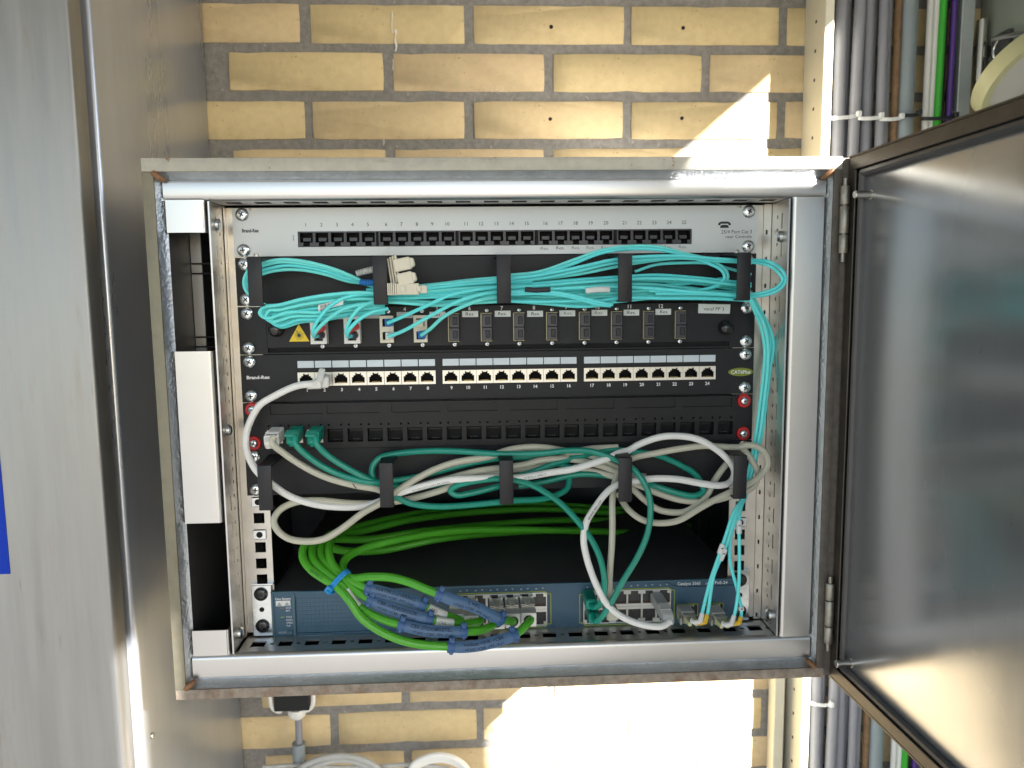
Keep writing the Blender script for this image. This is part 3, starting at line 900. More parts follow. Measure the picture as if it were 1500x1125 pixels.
for g, w in GX:
    for i in range(8):
        n += 1
        b.text(str(n), g + i * w + 8.2, -168.3, -0.15, 4.2, bold=0.03)
b.text("Brand-Rex", 16.0, -155.6, -0.15, 4.2, bold=0.04, fx=1.17)
b.build("printed_lettering", cp)
b = MB("olive_oval", "ink_white")
b.prism([(469.8 + 11.9 * math.cos(-t * math.pi / 16), -156.4 + 4.0 * math.sin(-t * math.pi / 16)) for t in range(32)], -0.35, -0.02)
b.text("CAT6Plus", 469.8, -158.1, -0.5, 4.9, "ink_white", bold=0.02, fx=0.95)
b.build("oval_badge", cp)
rack_screws(cp, 3)

# ------------------------------------------------------------------ rack unit 5: black keystone panel, mostly empty openings
kp = thing("keystone_panel", (241, 0, U(5)), "matt black keystone panel with red washers and mostly empty openings", "patch panel")
zt, zb = U(4) - 0.4, U(5) + 0.4
b = MB("black_powder"); b.plate(0.3, 482.3, zb, zt, 0.3, 2.2, [(22, 462, -219, -180)]); b.build("faceplate", kp)
KX = [22.8 + 18.47 * i for i in range(24)]
WIN = [(26.3, 74.0), (78.3, 126.6), (138, 183.4), (190.2, 236.8), (248.8, 293.8), (301.4, 347.3), (360, 405.9), (412.6, 460.5)]
hs = [(x, x + 14.2, -215.6, -203.2) for x in KX]
hs += [(x + dx, x + dx + 1.7, -200.1, -198.4) for x in KX for dx in (0.6, 11.9)]
hs += [(a, c, -188.7, -180.6) for a, c in WIN]
b = MB("black_plastic", "black_dark"); b.plate(20, 465, -221.4, -178.8, -4.5, -0.2, hs, "black_plastic", wall="black_plastic")
b.build("bezel", kp)
b = MB("black_plastic")
for a, c in WIN: b.box(a, c, -3.1, -0.5, -188.6, -180.7)
b.build("label_window", kp)
b = MB("black_dark", "ink"); b.box(22, 462, 6, 8, -219, -180)
b.build("rear_plate", kp)
proto = None
for i, x in enumerate(KX):
    if i < 3:
        b = MB("jack_metal", "red", "black_dark")
        b.plate(x + 0.1, x + 14.1, -215.5, -203.3, -5.2, 0.5, [(x + 2, x + 11.8, -214.5, -205.5)], "jack_metal", wall="black_dark")
        b.box(x + 12.2, x + 13.2, -5.6, -5.1, -211, -206, "red" if i else "grey_plastic")
        b.build("keystone_jack", kp)
    elif proto is None:
        b = MB("black_dark", "ink", "gold")
        b.pocket(x, x + 14.2, -215.6, -203.2, -0.2, 5.5, "ink", "black_dark")
        b.box(x + 0.5, x + 13.7, 1.5, 3, -206.5, -204.8, "black_plastic")
        for k in range(4): b.box(x + 4 + k * 1.9, x + 4.7 + k * 1.9, 3, 4, -214.8, -214.2, "ink_faint")
        proto = b.build("keystone_opening", kp); kx0 = x
    else: share(proto, "keystone_opening", kp, (x - kx0, 0, 0))
for x in (9.2, 473.4):
    for z in (-184.2, -215.9):
        b = MB("red"); b.lathe((x, 0.1, z), (0, -1, 0), [(0, 6.6), (1.2, 6.6), (2.0, 5.9), (2.0, 4.0)], 24); w_ = b.build("washer", kp)
        screw(w_, x, -2.1, z, 3.9, 2.2)

# ------------------------------------------------------------------ rack unit 9: blue network switch
sw = thing("network_switch", (241, 120, U(9)), "steel blue network switch with dark top at the bottom of the rack", "network switch")
SZ1, SZ0 = -360.0, -406.5
b = MB("switch_top"); b.box(18.5, 472, 1.5, 280, SZ0 + 0.5, SZ1 - 0.4, bevel=1.0, seg=2); b.build("chassis", sw)
b = MB("switch_blue")
P1 = (192.5, 285.0); P2 = (316.5, 407.0)
SF = [(412.4, 431.4), (439.0, 457.0)]
b.plate(18.3, 472.3, SZ0, SZ1 - 0.6, -0.4, 1.4, [(P1[0] + 1, P1[1] - 1, -402.5, -369.5), (P2[0] + 1, P2[1] - 1, -402.5, -369.5)] + [(a, c, -399.8, -386.2) for a, c in SF] + [(40.5, 188, -403, -366.5)])
b.build("bezel", sw)
# rim mouldings
b = MB("switch_rim")
b.tube(spline([(19, -1.0, -361.2), (40, -1.2, -361.2), (60, -1.4, -361.6), (90, -1.2, -361.2), (471, -1.0, -361.2)], 5), 1.1, 8)
b.tube(spline([(19, -1.0, -405.6), (40, -1.2, -405.4), (58, -1.4, -404.8), (90, -1.2, -405.6), (471, -1.0, -405.9)], 5), 0.9, 8)
b.box(18.3, 20.0, -1.6, -0.5, -405.5, -361.5, bevel=0.4); b.box(37.6, 40.2, -1.6, -0.5, -404.5, -362.5, bevel=0.4)
b.tube(spline([(395, -0.6, -361.9), (402, -0.6, -363.2), (408, -0.6, -366), (420, -0.6, -367.4), (468, -0.6, -367.4)], 5), 0.35, 6, "ink")
b.build("rim_moulding", sw)
b = MB("switch_blue", "black_dark")
b.box(40.5, 188, 1.1, 1.5, -403, -366.5, "switch_blue")
for i in range(36):
    for j in range(9):
        x = 42.5 + i * 4.05; z = -401.0 + j * 4.05
        b.box(x, x + 3.95, 0.85, 1.2, z, z + 3.95, "switch_blue")
tag(b.build("grille", sw), kind="stuff")
b = MB("paper", "ink_grey", "led_amber", "led_green", "switch_rim", "ink_white")
b.box(22.0, 35.8, -0.9, -0.45, -375.0, -369.6, "paper")
for cx in (25.3, 32.5): b.prism([(cx - 2.6, -374.8), (cx + 2.6, -374.8), (cx, -370.9)], -1.0, -0.85, "ink_grey")
b.text("Cisco Systems", 28.9, -368.6, -0.6, 2.7, "ink_white", bold=0.02, fx=0.95)
for i, (z, s, m_) in enumerate(((-377.6, "SYST", "led_amber"), (-380.3, "RPS", "ink_grey"), (-386.6, "STAT", "led_green"), (-389.5, "DUPLX", "ink_grey"), (-392.4, "SPEED", "ink_grey"), (-395.3, "PoE", "ink_grey"))):
    b.box(26.0, 29.4, -0.8, -0.45, z + 0.2, z + 0.9, m_ if m_ != "ink_grey" else "switch_rim")
    b.text(s, 31.2, z - 0.4, -0.6, 2.5, "ink_white", align=0.0)
b.text("MODE", 27.0, -402.4, -0.6, 2.6, "ink_grey", bold=0.02)
b.build("printed_lettering", sw)
b = MB("switch_rim"); b.box(31.5, 37.0, -2.0, -0.3, -403.6, -399.6, bevel=0.5); b.build("mode_button", sw)
b = MB("ink_white"); b.text("Catalyst 3560", 411.6, -366.0, -0.7, 4.5, align=0.0, fx=0.92, bold=0.01)
b.text("SERIES", 439.2, -366.0, -0.7, 2.7, align=0.0, fx=0.62); b.text("PoE-24", 461.3, -366.0, -0.7, 4.5, align=1.0, fx=0.98, bold=0.01)
b.build("model_lettering", sw)
proto = None
for (a, c) in (P1, P2):
    pitch = (c - a - 4) / 6.0
    for r in range(2):
        for i in range(6):
            x = a + 2 + i * pitch
            zc = -377.6 if r == 0 else -394.4
            s = 1 if r == 0 else -1
            if r == 0 and (a, i) == (P1[0], 0):
                b = MB("port_frame", "black_dark", "port_brown")
                b.plate(x, x + pitch, zc - 8.3, zc + 8.3, -0.8, 1.0, [(x + 1.0, x + pitch - 1.0, zc - 5.6, zc + 4.2), (x + 3.6, x + pitch - 3.6, zc + 4.2, zc + 7.4)], "port_frame", wall="port_frame")
                b.pocket(x + 0.4, x + pitch - 0.4, zc - 8, zc + 8, 1.0, 12, "port_brown", "black_dark")
                b.box(x + 1.0, x + pitch - 1.0, 1.1, 7, zc - 5.5, zc - 3.9, "port_brown")
                proto = b.build("network_port", sw); up0 = (x, zc)
                dn = None
            elif r == 0: share(proto, "network_port", sw, (x - up0[0], 0, 0))
            elif dn is None:
                b = MB("port_frame", "black_dark", "ink")
                b.plate(x, x + pitch, zc - 8.3, zc + 8.3, -0.8, 1.0, [(x + 1.0, x + pitch - 1.0, zc - 4.2, zc + 5.6), (x + 3.6, x + pitch - 3.6, zc - 7.4, zc - 4.2)], "port_frame", wall="port_frame")
                b.pocket(x + 0.4, x + pitch - 0.4, zc - 8, zc + 8, 1.0, 12, "black_dark", "black_dark")
                dn = b.build("network_port", sw); dn0 = x
            else: share(dn, "network_port", sw, (x - dn0, 0, 0))
    # printed outline and port arrows
    b = MB("yellow_print", "ink_grey")
    o_ = [(a - 1.6, -372.5), (a + 3.0, -372.5), (a + 3.0, -368.2), (c - 4.0, -368.2), (c - 4.0, -370.5), (c + 1.6, -370.5), (c + 1.6, -401.2), (c - 4.0, -401.2), (c - 4.0, -404.0), (a + 3.0, -404.0), (a + 3.0, -401.4), (a - 1.6, -401.4)]
    o_ = [(x, -0.7, z) for x, z in o_]
    for i in range(len(o_)): b.tube([o_[i], o_[(i + 1) % len(o_)]], 0.45, 6, "yellow_print")
    for i in range(6):
        x = a + 2 + (i + 0.5) * pitch
        for dx, up in ((-3.2, 1), (3.2, -1)):
            b.prism([(x + dx - 1.2, -366.0), (x + dx + 1.2, -366.0), (x + dx, -366.0 + 1.9)] if up > 0 else [(x + dx - 1.2, -364.2), (x + dx, -366.1), (x + dx + 1.2, -364.2)], -0.65, -0.45, "ink_grey")
    b.build("port_outline", sw)
for a, c in SF:
    b = MB("yellow_print", "port_frame", "black_dark")
    q = [(a - 0.6, -0.7, -385.6), (c + 0.6, -0.7, -385.6), (c + 0.6, -0.7, -400.4), (a - 0.6, -0.7, -400.4)]
    for i in range(4): b.tube([q[i], q[(i + 1) % 4]], 0.45, 6, "yellow_print")
    b.pocket(a, c, -399.8, -386.2, 1.0, 16, "ink", "black_dark")
    for k in range(6): b.box(a + 1.5 + k * 2.6, a + 2.9 + k * 2.6, -0.4, 1, -388.2, -387.0, "port_frame")
    b.build("module_slot", sw)
for x0, x1, xs in ((-0.5, 18.2, 8.75), (472.4, 483.5, 473.85)):
    b = MB("zinc", "black_dark"); b.box(x0, x1, -1.5, 0.5, -404, -353.5, bevel=0.5)
    b.box(x0, x1 + (2 if x0 < 100 else 0), -1.4, 12, -353.4, -352.2)
    b.lathe((xs, -1.5, -377.5), (0, -1, 0), [(0, 2.4), (0.2, 2.4)], 14, "black_dark")
    b.build("mounting_ear", sw)
    for d in (6.35, 38.1): screw(sw, xs, -1.4, U(8) - d, 6.6 if x0 < 100 else 6.4, 3.0, "black_gloss", "ear_screw")

# ------------------------------------------------------------------ aqua fibre cords
AQ = "aqua fibre cords looped in the upper cable manager"
RA = 1.5
def jit(pts, dz, dy=0, s=0.35):
    return [(p[0], p[1] + dy + rnd.uniform(-s, s), p[2] + dz + rnd.uniform(-s, s)) for p in pts]
# four cords rising from the loose connectors and looping round behind the leftmost hook
base = [(130.7,-26,-74.9),(116.6,-26,-67.6),(100,-26,-61.4),(82.4,-26,-55.3),(64.7,-26,-51.6),(48.2,-26,-50.2),(33.9,-26,-52.5),(21.9,-26,-57.1),(15.5,-26,-65.3),(15.7,-26,-73.7),(20.7,-26,-80.9),(29.9,-26,-87),(45,-26,-93.2),(63,-26,-91),(87.1,-26,-86.4),(111.2,-26,-83.1),(135.3,-26,-84.6)]
for i, (dz, sx) in enumerate(((2.4, 0), (0.2, 1.5), (-3.0, 3.0), (-6.0, 4.0))):
    q = [(x + (sx if j < 6 else sx * 0.5), y + i * 2.0, z + dz * (1 if 1 < j < 8 else 0.4)) for j, (x, y, z) in enumerate(base)]
    cable("fibre_cable", jit(q, 0, 0, 0.25), RA, "aqua", "%s of four aqua cords arching left from the loose beige connectors" % ("topmost", "second from top", "third from top", "lowest")[i], "cable", AQ)
# flat coils hanging in front of the fibre panel, left of the second hook
def unp(px_, py_, Y):
    # point at depth Y seen at (px_, py_) in a frontal drawing of the panels
    k_ = (702.5 + Y) / 1100.0
    return (217.5 + (px_ - 696.1) * k_, Y, -84 - (py_ - 437.6) * k_)
for i in range(6):
    xt = 387 + 4.0 * i; yt = 455 + 2.7 * i
    up = 427 + 4.6 * i; lo = 441 + 2.6 * i
    y0 = (-37, -26, -33, -22, -30, -18)[i]
    q = [(566, up + 2), (530, up), (490, up + 2), (450, up + 8 - 0.5 * i), (415, up + 16 - 0.9 * i), (xt + 6, yt - 9), (xt, yt), (xt + 9, yt + 7), (xt + 40, yt - 1), (472, lo + 13), (512, lo + 6), (566, lo + 2)]
    pts = [unp(px_, py_, y0 + (3.4 if 6 < j else 0)) for j, (px_, py_) in enumerate(q)]
    cable("fibre_cable", jit(pts, 0, 0, 0.25), 1.5, "aqua", "aqua cord in the coil above the laser sign, %s from its top" % ("topmost", "second", "third", "fourth", "fifth", "lowest, sixth")[i], "cable", AQ)
# main run from the second hook to the third hook
for i in range(12):
    t = i / 11.0
    yl = 421 + 21 * t + (rnd.random() - .5) * 2; yr = 408 + 34 * t
    y0 = -14 - 3.6 * (i % 3) - 5.5 * abs(math.sin(i * 1.9))
    pts = [unp(540, yl + 1, y0), unp(575, yl, y0), unp(640, yl * 0.6 + yr * 0.4 + (5 if i > 8 else 0), y0), unp(690, yl * 0.2 + yr * 0.8 + (2 if i > 8 else 0), y0), unp(735, yr, y0), unp(780, yr + (0 if i < 5 else -1), y0)]
    cable("fibre_cable", pts, RA, "aqua", "aqua fibre cord in the dense run between the second and third hook", "cable", AQ)
# fan from the third hook to the right
FAN = [
    [(241.9,-22,-63.9),(275.8,-22,-60.6),(306.6,-22,-50.5),(331.4,-22,-42.3),(356.1,-22,-38.8),(384.1,-22,-39.6),(409.2,-22,-45.9),(431.2,-22,-51.6),(445.3,-22,-60.4),(448,-22,-67.8),(441.8,-22,-73.9),(425.4,-22,-78),(394,-22,-80.1)],
    [(241.8,-24,-66.4),(275.6,-24,-63.1),(306.4,-24,-53.7),(331,-24,-44.8),(355.8,-24,-41.4),(383.7,-24,-42.2),(408.7,-24,-47.9),(428.2,-24,-54.2),(442.1,-24,-61.6),(444.1,-24,-68.4),(437.3,-24,-74.5),(418.6,-24,-79.2),(387.2,-24,-80.7)],
    [(241.6,-30,-67.1),(275.1,-30,-63.9),(311.7,-30,-57),(342.3,-30,-50.7),(366.9,-30,-48.5),(403.9,-30,-48.2),(434.9,-30,-50.9),(459.9,-30,-52.3),(471.3,-36,-52.7),(477.3,-46,-55),(486.7,-46,-60.5),(491.8,-46,-69.5),(487.8,-46,-77.8),(477.1,-44,-83),(467.8,-36,-84.7),(457.5,-30,-84.6),(429.3,-30,-82.4),(379.5,-30,-81.3)],
    [(241.7,-26,-68.8),(275.4,-26,-66.8),(312.3,-26,-59.9),(343.1,-26,-53.5),(367.8,-26,-51.3),(405,-26,-49.8),(436.3,-26,-52.5),(461.3,-26,-53.9),(470.9,-34,-55),(477.4,-43,-57.9),(484.9,-43,-62.7),(490.1,-43,-70.6),(485.3,-43,-77.1),(475.1,-41,-81.2),(466.6,-34,-82.9),(455,-28,-82.7),(423.6,-28,-80.5),(373.8,-28,-78.8)],
    [(241.9,-20,-69.9),(275.9,-20,-67.2),(313.1,-20,-62.7),(344.2,-20,-56.9),(369.1,-20,-52.8),(406.7,-20,-49.5),(428.7,-20,-52.1),(444.6,-20,-58.4),(448.6,-20,-65.9),(444.9,-20,-70.8)],
    [(241.8,-22,-73),(281.9,-22,-70.4),(319,-22,-67.7),(347,-22,-66.1),(381.3,-22,-64.6),(412.7,-22,-66.8),(437.9,-22,-69.5),(469.6,-22,-73.5)],
    [(241.7,-26,-74.9),(281.5,-26,-72.9),(318.4,-26,-70.2),(346.2,-26,-68.7),(380.4,-26,-67.8),(411.5,-26,-69.3),(436.6,-26,-72.1),(468.2,-26,-76.1)],
    [(241.9,-18,-76.6),(282.2,-18,-74.6),(319.6,-18,-73.1),(347.8,-18,-72.2),(382.3,-18,-73.2),(414,-18,-77.2),(439.4,-18,-80.6),(471.3,-18,-83.5)],
    [(241.5,-30,-78.6),(281.1,-30,-76.6),(317.8,-30,-75.1),(345.5,-30,-74.8),(379.5,-30,-77),(410.6,-30,-79.8),(435.5,-30,-81.9),(466.9,-30,-84.7)],
    [(241.9,-16,-80.3),(282.4,-16,-80.7),(319.9,-16,-78.7),(348.2,-16,-77.7),(382.8,-16,-75.6),(408.2,-16,-76.5),(433.7,-16,-80.5),(472.2,-16,-86.6)],
    [(241.7,-22,-82.2),(281.8,-22,-83.2),(319,-22,-81.2),(347,-22,-80.3),(381.4,-22,-78.2),(406.6,-22,-79.7),(438.2,-22,-83.1),(469.9,-22,-87.2)],
    [(241.8,-18,-84),(282.2,-18,-85.7),(319.6,-18,-84.2),(347.8,-18,-82.7),(382.4,-18,-81.2),(414,-18,-82.2),(439.5,-18,-84.3),(471.5,-18,-88.4)],
    [(241.6,-24,-85.8),(281.6,-24,-89.3),(312.5,-24,-92.1),(334.3,-24,-90.6),(352.9,-24,-85.9),(381,-24,-83.7),(412.3,-24,-83.4),(437.6,-24,-85.6),(469.3,-24,-89)],
    [(241.4,-30,-86.4),(274.9,-30,-87.4),(305.5,-30,-87.1),(330.1,-30,-86.8),(351.7,-30,-84.6),(379.6,-30,-85.5),(410.7,-30,-85.9),(441.9,-30,-86.9),(467,-30,-88.4)],
    [(241.3,-34,-79.2),(274.6,-34,-78.4),(298.9,-34,-81),(317.2,-34,-85.4),(335.6,-34,-89.9),(340.5,-34,-90.6)],
    [(241.3,-34,-81),(274.6,-34,-80.2),(298.9,-34,-82.8),(317.2,-34,-87.9),(329.5,-34,-91),(338.7,-34,-91.7)],
    [(242,-14,-84.6),(276.3,-14,-83.7),(307.6,-14,-84.7),(332.8,-14,-87.5),(345.4,-14,-87)],
    [(364.2,-14,-61.1),(383.1,-14,-55.1),(408.4,-14,-53.5),(433.8,-14,-54.4),(453,-14,-59.5),(472.3,-14,-64.7)],
    [(242.1,-14,-75.3),(282.6,-14,-75.8),(313.9,-14,-77.3),(348.5,-14,-77.1),(383.3,-14,-74.4),(421.4,-14,-71.6),(446.8,-14,-68.2)],
]
FL = dict(enumerate(["aqua fibre cord looping highest over the pale panel edge","aqua cord just under the highest loop, bending back before the rightmost hook","aqua cord making the outer wide loop beyond the rightmost hook","aqua cord making the inner wide loop beyond the rightmost hook","aqua cord in the upper strand behind the fourth hook, curling down before the fifth"]))
FL[17] = "single thin aqua cord arching above the bundle between the fourth and fifth hook"
FL[14] = "aqua cord whose cut end sags short of the fourth hook, upper of two"
FL[15] = "aqua cord whose cut end sags short of the fourth hook, lower of two"
FL[12] = "aqua cord sagging lowest between the third and fourth hook"
for i, p in enumerate(FAN):
    cable("fibre_cable", p, RA if i != 17 else 1.4, "aqua", FL.get(i, "aqua fibre cord in the fan spreading right from the third hook"), "cable", None if i in FL else "aqua cords fanning out to the right")
for i in range(9):
    f = i / 8.0
    q0, q1 = FAN[5 + i % 4], FAN[9 + i % 4]
    p = [(a_[0], -11 - 2.6 * (i % 4) + rnd.uniform(-1, 1), a_[2] * (1 - f) + c_[2] * f + rnd.uniform(-1.0, 1.0)) for a_, c_ in zip(q0, q1)]
    cable("fibre_cable", p, 1.4, "aqua", "aqua fibre cord in the fan spreading right from the third hook", "cable", "aqua cords fanning out to the right")
b = MB("ink"); b.tube([(261.7,-36.5,-76.4),(271.4,-36.5,-77.1),(284.1,-36.5,-76.7)], 2.3, 10); tag(b.build("black_sleeve", base=(260, -36, -70)), "short black sleeve on an aqua cord right of the third hook", "cable sleeve")
b = MB("paper"); b.tube([(316,-33.8,-78.2),(327,-33.8,-77.1),(337.4,-33.8,-77.2)], 2.6, 10); tag(b.build("paper_flag", base=(320, -36, -70)), "white blank label wrapped on an aqua cord left of the fourth hook", "cable label")
b = MB("paper", "ink")
b.hexa([(81,-37,-88.1),(80.7,-37,-93.4),(80.7,-36.6,-93.4),(80.9,-36.6,-88.1),(102.9,-37,-83),(102.8,-37,-87.8),(102.7,-36.6,-87.8),(102.9,-36.6,-83)])
o = tag(b.build("paper_flag", base=(80, -37, -85)), "white printed label on the coiled aqua cords above the laser sign", "cable label")
b = MB("ink")
pa = [(81.6,-37.4,-89.3),(103,-37.4,-84.2),(81.5,-37.4,-92.2),(102.9,-37.4,-86.6)]
for k, s_ in ((0, "TECNOSTEEL"), (2, "TRUNK OM3")):
    p_, q_ = Vector(pa[k]), Vector(pa[k + 1]); d_ = (q_ - p_).normalized()
    b.text("||| || |||| | ||| ||", 0, 0, 0, 3.6, "ink", align=0.0, bold=0.03, fn=lambda a, c: p_ + d_ * (1.5 + a * 0.5) + Vector((0, -0.2, c * 0.7 - 1.2)))
b.build("barcode", o)
# patch tails into the four occupied adapters
TL = [("left of two arched aqua tails in the first white adapter, red boot", [(74.6,-22,-110.6),(73.8,-30,-112.7),(76,-34,-107.7),(83.7,-38,-97),(94.1,-38,-87.1),(108.2,-36,-80.7),(135.9,-30,-78.6)], "boot_red"),
      ("lower arched aqua tail in the first white adapter, dark boot", [(76.6,-18,-115.7),(74.4,-28,-115.8),(77.5,-36,-111.3),(89.3,-40,-100.6),(104.3,-40,-91.3),(118.9,-38,-87.9),(137.1,-32,-87)], "jack_black"),
      ("upper arched aqua tail in the second white adapter, red boot", [(104.8,-22,-109.8),(103.1,-30,-112.5),(105.1,-34,-106.9),(110.9,-38,-97.3),(118.8,-38,-89.7),(133.9,-34,-84)], "boot_red"),
      ("lower arched aqua tail in the second white adapter, dark boot", [(106.4,-18,-116.1),(103.8,-28,-116.2),(106.5,-36,-110.5),(116.4,-40,-100.9),(128.4,-40,-94.5),(140.8,-34,-91.8)], "jack_black"),
      ("straight aqua tail from the blue boot of the first beige adapter", [(138.5,-17,-104.9),(149.7,-24,-100.5),(174.9,-34,-89.8),(196.2,-36,-80.5),(220.3,-34,-76),(244.6,-28,-73.1)], "boot_blue"),
      ("straight aqua tail from the white boot of the first beige adapter", [(138.7,-17,-117.2),(152.4,-24,-112.2),(177.8,-36,-98.8),(202.1,-38,-86.5),(223.2,-36,-80.2),(244.5,-30,-77.4)], "white_plastic"),
      ("straight aqua tail from the blue boot of the second beige adapter", [(168.3,-17,-116.4),(176.8,-24,-110.7),(189.7,-34,-99.6),(208,-36,-90.2),(226.1,-36,-84.4),(244.5,-30,-82.2)], "boot_blue")]
for lab_, p, bm_ in TL:
    o = cable("fibre_tail", p, 1.7, "aqua", lab_, "cable")
    b = MB(bm_)
    a_, c_ = Vector(p[0]), Vector(p[1])
    if bm_ == "boot_red": b.tube([a_ + Vector((5, 8, 2)), a_ + Vector((3, 2, 1)), a_.lerp(c_, 0.9), Vector(p[2]) * 0.35 + c_ * 0.65], [3.2, 3.2, 2.8, 2.3], 12)
    elif bm_ == "jack_black": b.lathe(a_ + Vector((1.5, 8, 0.5)), (-0.1, -1, 0), [(0, 3.7), (7, 3.7), (9.5, 3.2), (10.5, 2.2)], 16)
    else:
        b.box(a_.x - 3.6, a_.x + 3.6, a_.y + 6.5, a_.y + 12, a_.z - 3.4, a_.z + 3.4, bevel=0.6)
        b.lathe(a_ + Vector((0, 7, 0)), c_ - a_ + Vector((0, -6, 0)), [(0, 3.0), (4, 2.8), (8, 2.1)], 12)
    b.build("boot", o)
b = MB("beige_plastic"); a_ = [(166.7,-9,-106.1)][0]; b.box(a_[0] - 3.4, a_[0] + 3.4, a_[1] - 1.5, a_[1] + 3, a_[2] - 3.6, a_[2] + 3.6, bevel=0.5)
tag(b.build("dust_plug", base=a_), "beige dust plug in the upper port of the second beige adapter", "dust plug")
# fibre cords down the right side to the switch
DN = [[(462.8,-34,-81),(470.9,-30,-93.3),(482.6,-22,-109.8),(488.6,-18,-129.6),(489.5,-16,-155.3),(487,-16,-184.2),(484.4,-16,-210.2),(480.4,-16,-233),(475,-18,-255.5),(467.3,-24,-272.2),(454.9,-34,-282.2),(444.4,-40,-306.1),(437.1,-42,-326.1),(430.5,-42,-346.8),(423.9,-44,-372.1),(420.3,-48,-382.1)],
      [(463.6,-32,-83.4),(469.8,-28,-94.6),(480.3,-20,-112.3),(486.3,-16,-132.9),(486.4,-14,-158.6),(483.9,-14,-185.8),(481.3,-14,-210.5),(477.9,-14,-233.4),(472.5,-16,-255.9),(465.5,-22,-272.7),(456.9,-34,-283.6),(444.7,-40,-316.5),(434.2,-42,-340.3),(428.5,-44,-374.2),(424.8,-48,-382.9)],
      [(467.6,-28,-82.2),(479.1,-22,-97.9),(492.4,-14,-117.2),(496.2,-12,-130.1),(493.6,-12,-152.5),(490.5,-12,-184.9),(488,-12,-211),(483.3,-12,-233.9),(477.2,-14,-256.5),(470.1,-20,-273.4),(460.2,-32,-282.3),(452.2,-34,-305),(450.8,-36,-328.6),(457.1,-38,-354.4),(460.7,-40,-371),(460.8,-42,-379.4),(457.6,-46,-385.5)],
      [(468.4,-26,-84.7),(478.7,-20,-99.8),(491.3,-12,-119.1),(494.4,-10,-132.1),(491.8,-10,-155.9),(488.7,-10,-185.1),(485.4,-10,-211.3),(481.4,-10,-234.3),(475.9,-12,-257),(469.5,-18,-273.9),(460.3,-32,-288.8),(458.8,-38,-315),(458.5,-40,-332.6),(457.6,-42,-352.9),(454.2,-44,-375),(449.8,-48,-385.7)]]
DLB = ["aqua fibre cord with white boot in the left switch module", "aqua fibre cord with yellow boot in the left switch module", "aqua fibre cord with yellow boot in the right switch module", "aqua fibre cord with white boot in the right switch module"]
for i, p in enumerate(DN):
    p = [(x, y, z) for x, y, z in p]
    o = cable("fibre_cable", p, 1.6, "aqua", DLB[i], "cable", "aqua cords running down to the switch")
    e, f = Vector(p[-1]), Vector(p[-2])
    b = MB("white_plastic" if i in (0, 3) else "yellow_boot")
    b.tube([f.lerp(e, 0.35), e, e + Vector((-3.5, 5, -3)), e + Vector((-5, 9, -3))], [2.1, 2.5, 2.6, 2.6], 10)
    b.build("boot", o)
    pth = spline(p, 7)
    s_ = {0: 11.35, 1: 11.1, 2: 14.2, 3: 10.2}[i]
    ii = int(s_ * 7)
    b = MB("paper", "ink"); q = pth[ii:ii + 4]
    b.tube(q, 2.6, 10)
    b.box(q[1].x - 1.2, q[1].x + 0.6, q[1].y - 2.9, q[1].y - 2.5, q[1].z - 0.5, q[1].z + 0.3, "ink")
    b.build("cord_marker", o)
# duplex connectors with clear clips in the two switch modules
for i, (p0, p1) in enumerate((([(416.2,-6,-389.5)][0], [(416.9,-34,-389.5)][0]), ([(445.4,-6,-390.4)][0], [(447,-34,-392.5)][0]))):
    c0, c1 = Vector(p0), Vector(p1); ax = (c1 - c0).normalized(); ay = Vector((1, 0.3, 0)); ay = (ay - ax * ay.dot(ax)).normalized(); az = ax.cross(ay)
    t = thing("fibre_connector", c0, ["clear duplex fibre connector in the left switch module", "clear duplex fibre connector in the right switch module"][i], "connector", "fibre connectors in the switch")
    L = (c1 - c0).length
    b = MB("grey_plastic"); b.obox(c0.lerp(c1, 0.25), ax, ay, az, L * 0.3, 6.6, 5.4, bevel=0.7); b.build("module_body", t)
    b = MB("clip_clear")
    b.obox(c0.lerp(c1, 0.55), ax, ay, az, L * 0.22, 7.0, 4.6, bevel=0.8, taper=(0.85, 0.9))
    for s in (-1, 1):
        b.obox(c0.lerp(c1, 0.62) + ay * s * 8.2 - az * 2, ax, ay, az, L * 0.12, 0.9, 3.2, bevel=0.3)
    b.obox(c0.lerp(c1, 0.42) - az * 5.6, ax, ay, az, L * 0.12, 5.2, 0.8, bevel=0.3)
    b.build("clip", t)
    b = MB("fibre_core")
    for s in (-1, 1): b.obox(c0.lerp(c1, 0.92) + ay * s * 3.1, ax, ay, az, L * 0.22, 2.5, 3.0, bevel=0.7, taper=(0.7, 0.7))
    b.build("ferrule_boot", t)
